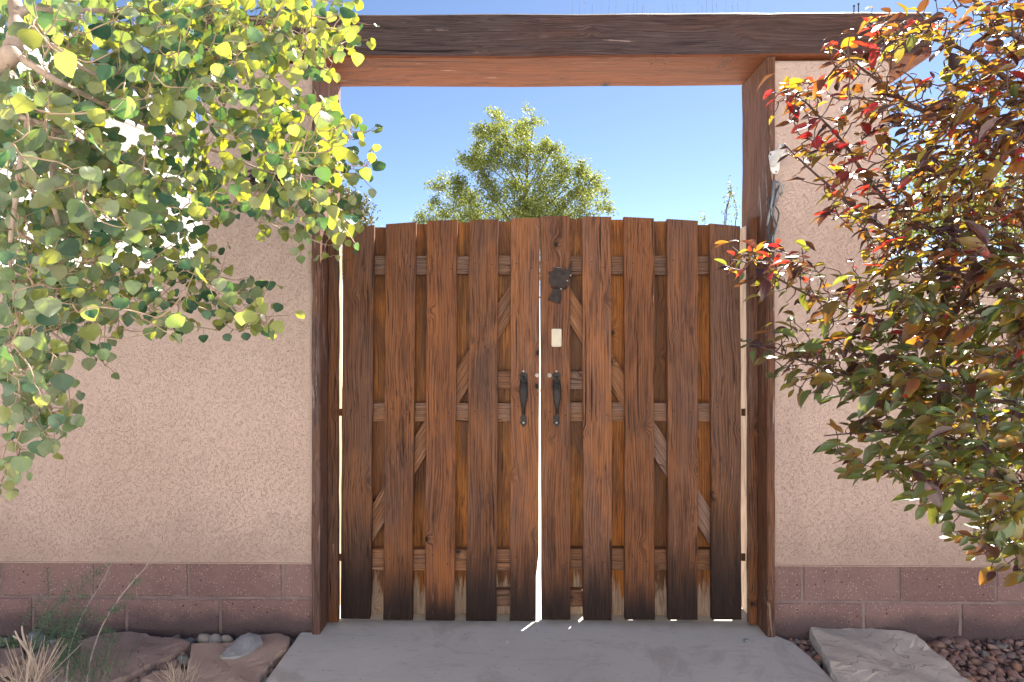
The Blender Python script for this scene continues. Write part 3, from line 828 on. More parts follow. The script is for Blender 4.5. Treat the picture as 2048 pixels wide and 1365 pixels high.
def handle(root, x, y0, lean):
    Y = BY - .0006
    h = empty('handle'); h.parent = root
    sp = [(0, -11), (5, -6), (9, -2), (7, 3), (8, 9), (4, 14), (-4, 14), (-8, 9), (-7, 3), (-9, -2), (-5, -6)]
    poly_plate('upper_plate', [W(x + a, y0 + 12 + b, Y) for a, b in sp][::-1], Y, .003, M['black_iron'], h)
    poly_plate('lower_plate', [W(x + lean + a * 0.85, y0 + 104 - b * 1.0, Y) for a, b in sp], Y, .003, M['black_iron'], h)
    # grip: a flat bar swelling in the middle and standing off the board
    n = 14
    V, Fc = [], []
    for i in range(n + 1):
        t = i / n
        c = W(x + lean * t, y0 + 20 + 70 * t, Y)
        off = 0.003 + 0.034 * math.sin(math.pi * min(max(t, 0), 1)) ** 0.6
        w = (5.0 + 4.0 * math.sin(math.pi * min(1, t * 1.1 + .12)) - 2.0 * t) / 450
        th = 0.0045
        for k in range(8):
            a = 2 * math.pi * k / 8
            V.append((c.x + w * math.cos(a), Y - off + th * math.sin(a), c.z))
    for i in range(n):
        for k in range(8):
            k2 = (k + 1) % 8
            Fc.append((i * 8 + k, i * 8 + k2, (i + 1) * 8 + k2, (i + 1) * 8 + k))
    Fc.append(tuple(range(8))); Fc.append(tuple(n * 8 + k for k in range(7, -1, -1)))
    mesh_obj('grip', V, Fc, M['black_iron'], h, smooth=True)
    # thumb latch and screws
    p = W(x, y0 + 14, Y)
    V, Fc = tube([(p.x, Y - .003, p.z), (p.x, Y - .018, p.z + .001), (p.x, Y - .030, p.z - .006)], [.004, .005, .007], 8)
    mesh_obj('thumb_latch', V, Fc, M['black_iron'], h, smooth=True)
    disc('screw', x, y0 + 3, 2.2, Y - .003, .002, M['zinc'], h, 8)
    disc('screw', x + lean, y0 + 106, 2.2, Y - .003, .002, M['zinc'], h, 8)
handle(leaf_l, 1047, 740, 0); handle(leaf_r, 1113, 740, 0)
disc('bolt', 1074, 751, 4.2, BY - .0006, .005, M['zinc'], leaf_l)
disc('bolt', 1099, 751, 4.4, BY - .0006, .006, M['zinc'], leaf_r)
p = W(1078, 781, BY)
V, Fc = tube([p + Vector((.006 * math.cos(a), -.004, .006 * math.sin(a))) for a in np.linspace(0.5, 6.2, 12)], .0016, 6)
mesh_obj('latch_ring', V, Fc, M['zinc'], leaf_l, smooth=True)
# ivory plate, two bevel steps
ip = [(1105, 658), (1121, 658), (1123, 660), (1123, 692), (1121, 694), (1105, 694), (1103, 692), (1103, 660)]
tag(poly_plate('cover_plate', [W(a, b, BY) for a, b in ip], BY - .0006, .005, M['ivory'], leaf_r, .0015), 'ivory plastic plate')
# iron ornament: plate with two bosses, side loop and hanging clapper (coordinates read at 6.2x)
oz = lambda a, b: W(1030 + a / 6.206, 500 + b / 6.206, BY - .008)
orn = empty('iron_ornament'); orn.parent = leaf_r; tag(orn, 'dark iron ornament with hanging clapper')
outl = [(480, 215), (520, 225), (580, 228), (640, 245), (662, 240), (682, 185), (700, 140), (715, 145), (705, 200), (700, 280), (684, 310), (660, 345), (662, 390), (648, 440), (610, 478), (570, 482), (520, 462), (470, 462), (436, 430), (425, 390), (432, 345), (445, 312), (410, 292), (420, 275), (468, 268)]
poly_plate('body_plate', [oz(a, b) for a, b in outl], BY - .005, .006, M['rust_iron'], orn)
for a in (505, 588):
    c = oz(a, 300)
    V, Fc = tube([c + Vector((.0030 * math.cos(t), -.004, .0030 * math.sin(t))) for t in np.linspace(0, 5.9, 10)], .0011, 6)
    mesh_obj('boss', V, Fc, M['rust_iron'], orn, smooth=True)
poly_plate('clapper', [oz(a, b) for a, b in [(478, 478), (572, 492), (570, 600), (560, 668), (480, 650), (408, 625), (440, 560)]], BY - .004, .010, M['rust_iron'], orn, .002)
V, Fc = tube(smooth_path([oz(a, b) for a, b in [(486, 210), (500, 222), (570, 224), (630, 246), (660, 244)]], 4), .0012, 6)
mesh_obj('wire', V, Fc, M['zinc'], orn, smooth=True)
V, Fc = tube(smooth_path([oz(a, b) + Vector((0, .003, 0)) for a, b in [(672, 330), (688, 390), (660, 450), (600, 492), (520, 478), (450, 468)]], 4), .0022, 6)
mesh_obj('side_loop', V, Fc, M['black_iron'], orn, smooth=True)
for a, b in ((690, 318), (650, 384), (572, 486)):
    c = oz(a, b); 
    disc('rivet', 1030 + a / 6.206, 500 + b / 6.206, 1.8, BY - .011, .003, M['zinc'], orn, 8)

# ------------------------------------------------------------------ hardware on the posts and beam
br = empty('flag_bracket'); tag(br, 'white metal flagpole bracket screwed to the gate post', 'bracket')
fy = -.0015
pl = [(1540, 304), (1556, 300), (1560, 306), (1559, 340), (1555, 348), (1545, 348), (1541, 342), (1537, 312)]
poly_plate('back_plate', [W(a, b, fy) for a, b in pl], fy, .003, M['white_paint'], br)
a0, a1 = W(1546, 330, fy - .004), W(1567, 292, fy - .075)
V, Fc = tube([a0, a0.lerp(a1, .5), a1], [.0125, .0135, .0140], 16, cap=False)
Vi, Fi = tube([a1, a0.lerp(a1, .3)], [.0110, .0105], 16, cap=False)
n0 = len(V); V = V + Vi; Fc = Fc + [tuple(i + n0 for i in f) for f in Fi]
Fc += [(2 * 16 + k, 2 * 16 + (k + 1) % 16, n0 + (k + 1) % 16, n0 + k) for k in range(16)]
mesh_obj('socket', V, Fc, M['white_paint'], br, smooth=False)
cs = W(1562, 312, fy - .045)
V, Fc = tube([cs + Vector((0, 0, 0)), cs + Vector((.020, -.012, .0))], [.010, .0095], 14)
mesh_obj('clamp_screw', V, Fc, M['white_paint'], br)
disc('bracket_screw', 1541, 309, 1.6, fy - .003, .0015, M['screw'], br, 8)
disc('bracket_screw', 1552, 344, 1.6, fy - .003, .0015, M['screw'], br, 8)

hk = empty('cable_hook'); tag(hk, 'grey metal hook with tangled dark cables hanging below the white bracket', 'hook')
V, Fc = tube([W(1548, 362, -.010), W(1545, 400, -.014), W(1539, 430, -.012), W(1534, 452, -.008)], [.008, .0062, .0055, .004], 8)
mesh_obj('strap', V, Fc, M['grey_metal'], hk, smooth=True)
V, Fc = tube([W(1546, 364, -.002), W(1556, 364, -.016), W(1564, 372, -.02), W(1566, 384, -.016), W(1560, 390, -.006)], .005, 8)
mesh_obj('hook_arm', V, Fc, M['grey_metal'], hk, smooth=True)
for k in range(6):
    rs = random.Random(40 + k)
    pts = [W(1558 + rs.uniform(-4, 5), 372, -.015)]
    for y in (398, 425, 452, 478, 503):
        pts.append(W(1546 + rs.uniform(-9, 13), y, -.004 - rs.uniform(.002, .022)))
    V, Fc = tube(smooth_path(pts, 5), .0022 + .0008 * (k % 2), 6)
    mesh_obj('cable', V, Fc, M['cable'] if k % 3 else M['grey_metal'], hk, smooth=True)

# louvred wall lamp half hidden by the leaves
lamp = empty('wall_lamp'); tag(lamp, 'dark louvred wall lamp on stucco pillar behind the round leaves', 'wall lamp')
q0, q1 = W(497, 338, STUCCO_Y - .03), W(575, 379, STUCCO_Y - .03)
V, Fc = box_vf(q0.x, q1.x, STUCCO_Y - .012, STUCCO_Y - .0005, q1.z, q0.z)
mesh_obj('back_box', V, Fc, M['black_iron'], lamp)
for k in range(4):
    z = q1.z + (q0.z - q1.z) * (k + .5) / 4
    V, Fc = box_vf(q0.x - .001, q1.x + .001, STUCCO_Y - .040, STUCCO_Y - .0125, z - .003, z + .003)
    V = [(x, y, zz + (0.010 if y > STUCCO_Y - .02 else -0.004)) for x, y, zz in V]
    mesh_obj('louvre', V, Fc, M['rust_iron'], lamp)

# spikes and screws on top of the beam
spk = empty('bird_spikes'); tag(spk, 'row of thin wire bird spikes standing on top of the lintel', 'bird spikes')
ztop = lambda x: zc(x) + bm_h / 2
for xa, xb in ((1142, 1300), (1335, 1375), (1392, 1500)):
    A, B = W(xa, 20, .15).x, W(xb, 20, .15).x
    V, Fc = box_vf(A, B, .14, .16, ztop((A + B) / 2) - .004, ztop((A + B) / 2) + .006)
    mesh_obj('base_strip', V, Fc, M['grey_metal'], spk)
    x = A + .01
    while x < B:
        V, Fc = tube([(x, .15, ztop(x) + .002), (x + random.uniform(-.012, .012), .15 + random.uniform(-.03, .03), ztop(x) + .13)], .0006, 4)
        mesh_obj('spike', V, Fc, M['grey_metal'], spk)
        x += random.uniform(.018, .034)
for x, lab in ((1708, 'short dark screw sticking out of lintel top beside a taller one'), (1717, 'taller dark screw sticking out of lintel top')):
    X = W(x, 20, .02).x
    hh = .034 if x == 1708 else .042
    mb = MB()
    V, Fc = tube([(X, .02, ztop(X) - .003), (X, .02, ztop(X) + hh)], .0022, 6); mb.add(V, Fc)
    V, Fc = tube([(X, .02, ztop(X) + hh), (X, .02, ztop(X) + hh + .004)], [.004, .0045], 8); mb.add(V, Fc)
    tag(mb.obj('beam_screw', M['screw']), lab, 'screw')

# ================================================================== STONES ON THE GROUND
def slab_stone(name, px, ztop, thick, mat, label, cat='flagstone', rough=.0025, seed=1, dome=0.0):
    rs = random.Random(seed)
    base = [G(x, y, ztop) for x, y in px]
    # densify and roughen the outline
    out = []
    n = len(base)
    for i in range(n):
        a, b = base[i], base[(i + 1) % n]
        k = max(1, int((b - a).length / 0.02))
        for j in range(k):
            p = a.lerp(b, j / k)
            out.append(Vector((p.x + rs.gauss(0, rough), p.y + rs.gauss(0, rough), ztop)))
    c = sum(out, Vector()) / len(out)
    V, Fc = [], []
    m = len(out)
    rings = [(1.0, -thick), (1.006, -thick * .6), (1.002, -thick * .3), (1.0, -.004), (.988, 0), (.93, 0), (.80, .001), (.60, .002), (.40, .002), (.20, .002)]
    for s, dz in rings:
        for p in out:
            q = c + (p - c) * s
            nz = 0
            if dz >= -.002: nz = .0045 * (math.sin(q.x * 17 + seed) * math.cos(q.y * 23 + seed * 2) + .5 * math.sin(q.x * 41 + q.y * 37))
            ledge = .004 if dz >= 0 and math.sin(q.x * 9 + q.y * 15 + seed) > .1 else 0
            V.append((q.x + (rs.gauss(0, rough * .8) if s > .99 else 0), q.y + (rs.gauss(0, rough * .8) if s > .99 else 0), ztop + dz + nz + ledge + dome * (1 - s * s)))
    for r_ in range(len(rings) - 1):
        for i in range(m):
            j = (i + 1) % m
            Fc.append((r_ * m + i, r_ * m + j, (r_ + 1) * m + j, (r_ + 1) * m + i))
    V.append((c.x, c.y, ztop + .002 + dome)); ci = len(V) - 1
    for i in range(m):
        Fc.append(((len(rings) - 1) * m + i, (len(rings) - 1) * m + (i + 1) % m, ci))
    o = mesh_obj(name, [tuple(Vector(v) - Vector((c.x, c.y, 0))) for v in V], Fc, mat)
    o.location = (c.x, c.y, 0)
    tag(o, label, cat)
    return o
SA = [(78, 1305), (101, 1293), (166, 1277), (225, 1266), (254, 1265), (293, 1266), (312, 1273), (348, 1277), (383, 1285), (367, 1295), (348, 1308), (322, 1316), (293, 1332), (264, 1345), (225, 1365), (180, 1400), (60, 1400), (20, 1370), (33, 1334)]
SB = [(382, 1290), (464, 1283), (490, 1272), (557, 1264), (579, 1273), (575, 1294), (549, 1312), (523, 1346), (505, 1385), (480, 1420), (372, 1420), (375, 1365), (378, 1327), (382, 1309)]
SC = [(-60, 1312), (5, 1298), (45, 1300), (50, 1318), (20, 1332), (-60, 1350)]
SDp = [(285, 1356), (320, 1340), (360, 1336), (370, 1352), (362, 1400), (250, 1400)]
SE = [(1618, 1256), (1660, 1251), (1686, 1254), (1712, 1251), (1765, 1262), (1810, 1267), (1832, 1271), (1860, 1294), (1894, 1323), (1925, 1352), (1946, 1365), (1990, 1400), (2000, 1430), (1720, 1430), (1682, 1365), (1660, 1335), (1655, 1318), (1643, 1299), (1624, 1268)]
SS = [(441, 1312), (460, 1293), (482, 1275), (497, 1269), (519, 1273), (525, 1286), (501, 1303), (480, 1311), (456, 1316), (444, 1316)]
slab_stone('flagstone', SA, 0.006, .05, M['red_stone'], 'broad reddish brown flagstone behind the feathery green plant', seed=2)
slab_stone('flagstone', SB, 0.010, .05, M['tan_stone'], 'tan flagstone with the small blue grey stone lying on it', seed=3)
slab_stone('flagstone', SC, 0.004, .05, M['red_stone'], 'small brown flagstone behind the dry straw tuft', seed=4)
slab_stone('flagstone', SDp, 0.000, .04, M['tan_stone'], 'small tan flagstone under the thin dry grass', seed=5)
slab_stone('flagstone', SE, 0.022, .065, M['grey_stone'], 'large pale grey flagstone lying in the red gravel', seed=6)
slab_stone('flat_stone', SS, 0.024, .0105, M['blue_stone'], 'small flat blue grey stone resting on the tan flagstone', 'stone', rough=.001, seed=7)

def pebble_mesh(name, seed, sub=2, mat=None):
    rs = random.Random(seed)
    bm = bmesh.new()
    bmesh.ops.create_icosphere(bm, subdivisions=sub, radius=1.0)
    ph = [rs.uniform(0, 6) for _ in range(6)]
    for v in bm.verts:
        c = v.co
        k = 1 + .13 * math.sin(2.3 * c.x + ph[0]) * math.cos(2.1 * c.y + ph[1]) + .10 * math.sin(3.1 * c.z + ph[2] + 1.7 * c.x) + .06 * math.sin(4.3 * c.y + ph[3])
        v.co = c * k
    me = bpy.data.meshes.new(name); bm.to_mesh(me); bm.free()
    me.polygons.foreach_set('use_smooth', [True] * len(me.polygons))
    if mat: me.materials.append(mat)
    return me
gm = [pebble_mesh('gravel_stone', 100 + k, 2, M['gravel']) for k in range(6)]
rm = [pebble_mesh('river_pebble', 200 + k, 2, M['river']) for k in range(5)]
def to_px(p):
    d = Vector(p) - CAM
    c, s = math.cos(YAW), math.sin(YAW)
    dx, dy = d.x * c + d.y * s, -d.x * s + d.y * c
    return CX + F_PX * dx / dy, CY - F_PX * d.z / dy, dy
def in_poly(x, y, P):
    r = False; j = len(P) - 1
    for i in range(len(P)):
        if (P[i][1] > y) != (P[j][1] > y) and x < (P[j][0] - P[i][0]) * (y - P[i][1]) / (P[j][1] - P[i][1]) + P[i][0]: r = not r
        j = i
    return r
stonesW = [[tuple(G(x, y, z).xy) for x, y in P] for P, z in ((SA, .006), (SB, .01), (SC, .004), (SDp, 0), (SE, .022))]
pathW = [tuple(p) for p in path_pts]
def free(x, y): return not any(in_poly(x, y, P) for P in stonesW) and not in_poly(x, y, pathW)
# red gravel on the right
cand = []
for _ in range(9000):
    x, y = random.uniform(1.05, 2.7), random.uniform(-.75, .028)
    if not free(x, y): continue
    r = random.choice((.007, .009, .011, .013, .015, .018, .023)) * random.uniform(.85, 1.15)
    ok = True
    for (a, b, q) in cand:
        if (a - x) ** 2 + (b - y) ** 2 < (.66 * (q + r)) ** 2: ok = False; break
    if ok: cand.append((x, y, r))
    if len(cand) > 2300: break
vis, rest = [], []
for c in cand:
    px, py, d = to_px((c[0], c[1], 0))
    (vis if -20 < px < 2068 and py < 1385 else rest).append((c[2] / d, c))
vis.sort(key=lambda t: -t[0])
def rot_mat(x, y, z, r, flat):
    q = Quaternion((random.gauss(0, .18), random.gauss(0, .18), 1), random.uniform(0, 6.28))
    sx, sy = random.uniform(.85, 1.35), random.uniform(.75, 1.0)
    return Matrix.Translation((x, y, z)) @ (Matrix.Rotation(random.gauss(0, .25), 4, 'X') @ Matrix.Rotation(random.gauss(0, .25), 4, 'Y') @ Matrix.Rotation(random.uniform(0, 6.28), 4, 'Z')) @ Matrix.Diagonal((r * sx, r * sy, r * flat, 1))
for s_, (x, y, r) in vis[:280]:
    o = link_mesh('gravel_stone', random.choice(gm), None, rot_mat(x, y, GROUND_Z + r * .35 + random.uniform(0, .008), r, random.uniform(.5, .75)))
    tag(o, 'small reddish gravel stone in the bed under the red-leaved shrub', 'gravel stone', 'red gravel stones in the bed by the wall')
gv_, gf_ = [], []
proto = [(np.array([v.co[:] for v in m.vertices]), [tuple(p.vertices) for p in m.polygons]) for m in [pebble_mesh('tmp', 300 + k, 1) for k in range(4)]]
tmpm = MB()
def add_pebble(mb, x, y, z, r, flat=None):
    pv, pf = random.choice(proto)
    mt = np.array(rot_mat(x, y, z, r, flat or random.uniform(.5, .75)))
    v = pv @ mt[:3, :3].T + mt[:3, 3]
    mb.add([tuple(a) for a in v], pf)
for s_, (x, y, r) in vis[280:] + rest: add_pebble(tmpm, x, y, GROUND_Z + r * .35 + random.uniform(0, .008), r)
for _ in range(1500):
    x, y = random.uniform(1.05, 2.5), random.uniform(-.6, .03)
    if free(x, y): add_pebble(tmpm, x, y, GROUND_Z + .002, random.uniform(.004, .008))
g1 = tmpm.obj('gravel', M['gravel'], smooth=True)
tag(g1, 'reddish gravel filling the bed beneath the red-leaved shrub', 'gravel', kind='stuff')
# river pebbles on the left
PB = [(351, 1268, 10), (365, 1273, 8), (380, 1272, 11), (412, 1271, 15), (430, 1274, 17), (454, 1270, 13), (482, 1267, 9), (375, 1296, 6), (356, 1301, 14), (367, 1312, 14), (345, 1327, 15), (330, 1322, 11), (289, 1346, 14), (272, 1352, 10), (254, 1356, 9), (315, 1356, 12), (376, 1342, 9), (541, 1331, 10), (529, 1353, 12), (588, 1272, 6), (573, 1264, 8), (74, 1268, 14), (78, 1283, 12), (20, 1292, 13), (60, 1290, 9), (100, 1277, 10), (305, 1336, 9), (517, 1372, 12), (561, 1303, 7), (395, 1268, 7), (508, 1262, 8), (530, 1259, 9), (553, 1259, 7), (240, 1360, 8), (300, 1362, 9), (331, 1338, 8), (10, 1275, 12), (45, 1275, 9), (340, 1345, 8), (1577, 1274, 8), (1590, 1268, 7), (1604, 1282, 7)]
for i, (x, y, r) in enumerate(PB):
    p = G(x, y, 0.0)
    rr = r / F_PX * to_px(p)[2]
    o = link_mesh('river_pebble', rm[i % 5], None, rot_mat(p.x, min(p.y, BLOCK_Y - rr * 1.1), GROUND_Z + rr * .55, rr, random.uniform(.55, .75)))
    if x < 900: tag(o, 'smooth grey river pebble between the flagstones and the wall', 'pebble', 'river pebbles around the flagstones')
    else: tag(o, 'rounded pebble at the path edge beside the gate post with bracket', 'pebble', 'pebbles by the bracket post')
p = G(1493, 1284, 0); o = link_mesh('loose_pebble', rm[2], None, Matrix.Translation((p.x, p.y, .006)) @ Matrix.Diagonal((.012, .009, .007, 1)))
tag(o, 'single small pebble lying loose on the concrete path', 'pebble')
mb = MB()
for _ in range(2600):
    x, y = random.uniform(-2.4, -.70), random.uniform(-.6, .03)
    if free(x, y): add_pebble(mb, x, y, GROUND_Z + .003, random.choice((.004, .005, .007, .010)))
tag(mb.obj('bed_gravel', M['river'], smooth=True), 'fine grey gravel between the brown flagstones', 'gravel', kind='stuff')

# ================================================================== TREES
def leaf_shape(kind, seed):
    """local: base at the origin, tip along +Y, upper side +Z, unit length"""
    rs = random.Random(seed)
    V, Fc = [], []
    twist = rs.uniform(-.7, .7)
    if kind == 'aspen':
        st = [(0.0, .04), (.04, .30), (.16, .46), (.34, .52), (.55, .47), (.74, .33), (.89, .15), (1.0, .0)]
        cup, curl = .10 + rs.uniform(-.16, .22), rs.uniform(-.34, .30)
    else:
        st = [(0.0, .012), (.12, .13), (.30, .215), (.50, .235), (.70, .185), (.87, .095), (1.0, .0)]
        cup, curl = .20 + rs.uniform(-.10, .30), rs.uniform(-.55, .08)
    for i, (t, w) in enumerate(st):
        wob = 1 + rs.uniform(-.09, .09)
        z0 = curl * t * t + rs.uniform(-.02, .02)
        tw_ = twist * (t - .5)
        for sx in (-1, -.5, 0, .5, 1):
            x = sx * w * wob
            V.append((x, t + (rs.uniform(-.015, .015) if abs(sx) == 1 else 0), z0 + cup * abs(sx) * w * 1.4 + tw_ * x + rs.uniform(-.012, .012)))
    for i in range(len(st) - 1):
        for k in range(4):
            a = i * 5 + k
            Fc.append((a, a + 1, a + 6, a + 5))
    return V, Fc
def grid_points(rows, x0, y0, cell, per, depth_fn, seed):
    rs = np.random.default_rng(seed)
    out = []
    for r, line in enumerate(rows):
        for c, ch in enumerate(line):
            lam = int(ch) * per
            k = rs.poisson(lam) if lam > 0 else 0
            for _ in range(k):
                x = x0 + (c + rs.random()) * cell; y = y0 + (r + rs.random()) * cell
                out.append((x, y, depth_fn(x, y, rs)))
    return out
def grow(main, pts, flow, max_petiole, back_pen=1.6, step=.03):
    """join every leaf point to the nearest twig, growing twigs outwards (nearest first)"""
    nodes = np.array([p for br_ in main for p in br_], dtype=float)
    P = np.array(pts, dtype=float)
    n = len(P)
    best = np.full(n, 1e9); who = np.zeros(n, int)
    flow = np.array(flow) / np.linalg.norm(flow)
    def upd(new, base):
        for k, q in enumerate(new):
            v = P - q
            d = np.linalg.norm(v, axis=1)
            cosf = (v @ flow) / np.maximum(d, 1e-6)
            cost = d * (1 + back_pen * np.clip(-cosf + .15, 0, 1))
            m = cost < best
            best[m] = cost[m]; who[m] = base + k
    upd(nodes, 0)
    all_nodes = [Vector(q) for q in nodes]
    done = np.zeros(n, bool)
    twigs, pet = [], []
    rs = random.Random(5)
    for _ in range(n):
        b = np.where(done, 1e9, best)
        i = int(np.argmin(b)); done[i] = True
        a = all_nodes[who[i]]; p = Vector(P[i])
        d = (p - a).length
        if d > max_petiole:
            e = a + (p - a) * ((d - max_petiole * .75) / d)
            mid = a.lerp(e, .5) + Vector((rs.gauss(0, .1), rs.gauss(0, .1), rs.gauss(0, .1) - .05)) * (e - a).length
            path_ = smooth_path([a, mid, e], max(2, int((e - a).length / step / 2)))
            twigs.append(path_)
            new = [np.array(q) for q in path_[1:]]
            base = len(all_nodes)
            all_nodes.extend(path_[1:])
            upd(new, base)
            a = e
        pet.append((i, a))
    return twigs, pet
def build_tree(root, kind, main_px, pts_px, meshes_by_mat, mat_pick, size_fn, orient_fn, flow, max_pet, bark, twigmat, n_parts=300, group=None):
    main = []
    for poly, r0, r1 in main_px:
        path_ = smooth_path([D(*q) for q in poly], 7)
        main.append(path_)
        nn = len(path_)
        radii = [(r0 + (r1 - r0) * (i / (nn - 1)) ** .8) * (1 + .10 * math.sin(i * 2.1 + nn)) for i in range(nn)]
        V, Fc = tube(path_, radii, 9)
        mesh_obj('branch', V, Fc, bark, root, smooth=True)
    pts = [D(*q) for q in pts_px]
    twigs, pet = grow(main, pts, flow, max_pet)
    mb = MB()
    for t in twigs:
        nn = len(t)
        V, Fc = tube(t, [.0018 - .0009 * i / (nn - 1) for i in range(nn)], 5, cap=False); mb.add(V, Fc)
    recs = []
    for i, a in pet:
        c = pts[i]; px = pts_px[i]
        L = size_fn(px)
        Mx = orient_fn(c, a, L, px)
        base = Mx.translation
        midp = a.lerp(base, .5) + Vector((0, 0, .25 * (a - base).length * random.uniform(-.2, .6)))
        V, Fc = tube([a, midp, base], [.0009, .0007, .0006], 3, cap=False); mb.add(V, Fc)
        recs.append((L / px[2], Mx, mat_pick(px)))
    mb.obj('twigs', twigmat, root, smooth=True)['kind'] = 'stuff'
    # the leaves that show largest are parts of their own, the rest one mass
    inside = lambda m: -10 < to_px(m.translation)[0] < 2058 and -10 < to_px(m.translation)[1] < 1370
    order = sorted(range(len(recs)), key=lambda k: -(recs[k][0] if inside(recs[k][1]) else 0))
    keep = set(order[:n_parts])
    names = list(meshes_by_mat.keys())
    data = {k: [] for k in names}
    shapes = {}
    for k in names:
        lst = []
        for s_ in range(7):
            V, Fc = leaf_shape(kind, s_ * 7 + 3)
            me = bpy.data.meshes.new('leaf'); me.from_pydata(V, [], Fc); me.materials.append(meshes_by_mat[k]); set_uv(me, [(q[0] + .5, q[1]) for q in V])
            me.polygons.foreach_set('use_smooth', [True] * len(me.polygons)); me.update()
            lst.append(me)
        shapes[k] = lst
    protoL = [leaf_shape(kind, s_ * 7 + 3) for s_ in range(9)]
    arr = [(np.array(v), f, [(q[0] + .5, q[1]) for q in v]) for v, f in protoL]
    mass = MB()
    for k, (s_, Mx, mk) in enumerate(recs):
        if k in keep:
            link_mesh('leaf', random.choice(shapes[mk]), root, Mx)
        else:
            v, f, uv_ = random.choice(arr)
            m4 = np.array(Mx)
            mass.add([tuple(a) for a in (v @ m4[:3, :3].T + m4[:3, 3])], f, names.index(mk), uv_)
    o = mass.obj('foliage', [meshes_by_mat[k] for k in names], root, smooth=True)
    o['kind'] = 'stuff'
    return len(recs)
def frame(ydir, zhint, pos, L):
    y = ydir.normalized(); x = y.cross(zhint)
    if x.length < 1e-4: x = y.orthogonal()
    x.normalize(); z = x.cross(y)
    return Matrix(((x.x * L, y.x * L, z.x * L, pos.x), (x.y * L, y.y * L, z.y * L, pos.y), (x.z * L, y.z * L, z.z * L, pos.z), (0, 0, 0, 1)))

# ---- round-leaved aspen on the left
AG = ['5577799999999998530', '2456799999999999962', '2355799999999999951', '2355899999999543200', '7889866689996540000', '7887323688545788600',
      '7888822543377887752', '8888885556533788752', '8888888766556789852', '8888888876556778741', '8888888864554456530', '8888888875200256530',
      '8888888866310013320', '8888876567510000000', '7888777754455300000', '7777777764356410000', '6665555654445410000', '6664421000000000000',
      '7773110000000000000', '7763000000000000000', '6653000000000000000', '3453000000000000000', '2242000000000000000', '3100000000000000000', '2000000000000000000']
def a_depth(x, y, rs):
    m = 1.30 + .56 * min(1, max(0, x / 740)) + .10 * min(1, y / 900)
    return max(.95, min(2.3, m + rs.normal(0, .17)))
apts = grid_points(AG, 0, 0, 40, 1.70, a_depth, 3)
# crown carries on outside the frame
for _ in range(420):
    apts.append((rng.uniform(-420, 0), rng.uniform(-350, 800), rng.uniform(1.05, 1.9)))
for _ in range(260):
    apts.append((rng.uniform(0, 640), rng.uniform(-330, 0), rng.uniform(1.15, 2.0)))
aspen = empty('aspen_tree'); tag(aspen, 'round-leaved green tree with pale branches reaching over the wall', 'tree')
AMAIN = [([(-420, 1500, 1.5), (-400, 900, 1.48), (-360, 500, 1.45), (-260, 260, 1.42), (-120, 190, 1.4), (0, 128, 1.16), (26, 95, 1.15), (33, 40, 1.18), (28, -80, 1.3), (60, -250, 1.5)], .034, .008),
         ([(30, 78, 1.16), (70, 84, 1.17), (120, 100, 1.20), (190, 150, 1.28), (330, 195, 1.6), (480, 245, 1.75), (600, 268, 1.85), (715, 275, 1.9)], .0085, .0015),
         ([(26, 105, 1.15), (60, 128, 1.15), (110, 160, 1.17), (150, 180, 1.22), (300, 255, 1.55), (450, 310, 1.7), (560, 350, 1.8), (700, 352, 1.88)], .0095, .0015),
         ([(33, 30, 1.18), (60, 18, 1.2), (110, 22, 1.24), (210, 22, 1.35), (330, 22, 1.6), (470, 35, 1.72), (600, 45, 1.82), (710, 70, 1.9)], .009, .0016),
         ([(30, -40, 1.45), (160, -60, 1.5), (360, -50, 1.6), (560, -20, 1.75), (690, 10, 1.85)], .008, .0016),
         ([(-120, 190, 1.4), (-40, 215, 1.42), (60, 240, 1.26), (180, 290, 1.4), (330, 360, 1.62), (480, 420, 1.75), (600, 470, 1.85), (650, 490, 1.88)], .009, .0015),
         ([(60, 240, 1.26), (48, 290, 1.22), (38, 350, 1.2), (30, 410, 1.2), (20, 500, 1.22), (25, 580, 1.5)], .0085, .0030),
         ([(110, 260, 1.32), (105, 340, 1.28), (112, 430, 1.28), (150, 500, 1.5), (240, 560, 1.58), (340, 600, 1.66), (450, 610, 1.75), (515, 635, 1.8)], .0065, .0013),
         ([(-260, 260, 1.42), (-140, 360, 1.45), (0, 440, 1.48), (120, 520, 1.52), (230, 590, 1.6), (320, 640, 1.66), (430, 660, 1.72)], .009, .0013),
         ([(-360, 500, 1.45), (-180, 560, 1.45), (-20, 600, 1.48), (80, 650, 1.52), (140, 690, 1.58), (205, 722, 1.65)], .008, .0012),
         ([(-180, 560, 1.45), (-40, 680, 1.5), (60, 760, 1.55), (105, 830, 1.6), (108, 880, 1.62)], .006, .0012),
         ([(-180, 560, 1.45), (-80, 760, 1.5), (-20, 860, 1.55), (10, 950, 1.6)], .005, .0012)]
def a_orient(c, a, L, px):
    dirv = (c - a)
    yd = Vector((random.gauss(0, .38), random.gauss(0, .38), -1.0)) + dirv.normalized() * .35 if dirv.length > 1e-5 else Vector((0, 0, -1))
    n = Vector((random.gauss(0.1, .6), -1.0 if random.random() < .6 else 1.0, random.gauss(.25, .5)))
    yd.normalize()
    return frame(yd, n, c - yd * L * .5, L)
def a_mat(px):
    t = px[0] / 740
    r = random.random()
    if r < .20 + .32 * t: return 'y'
    return 'g' if r < .76 else 'd'
n_a = build_tree(aspen, 'aspen', AMAIN, apts, {'g': M['aspen_green'], 'd': M['aspen_deep'], 'y': M['aspen_yellow']}, a_mat,
           lambda px: random.choice((.022, .026, .029, .032, .036, .042)) * random.uniform(.9, 1.1) * (1.0 if px[1] < 480 else .88), a_orient, (1, .2, -.25), .045, M['bark'], M['twig'])

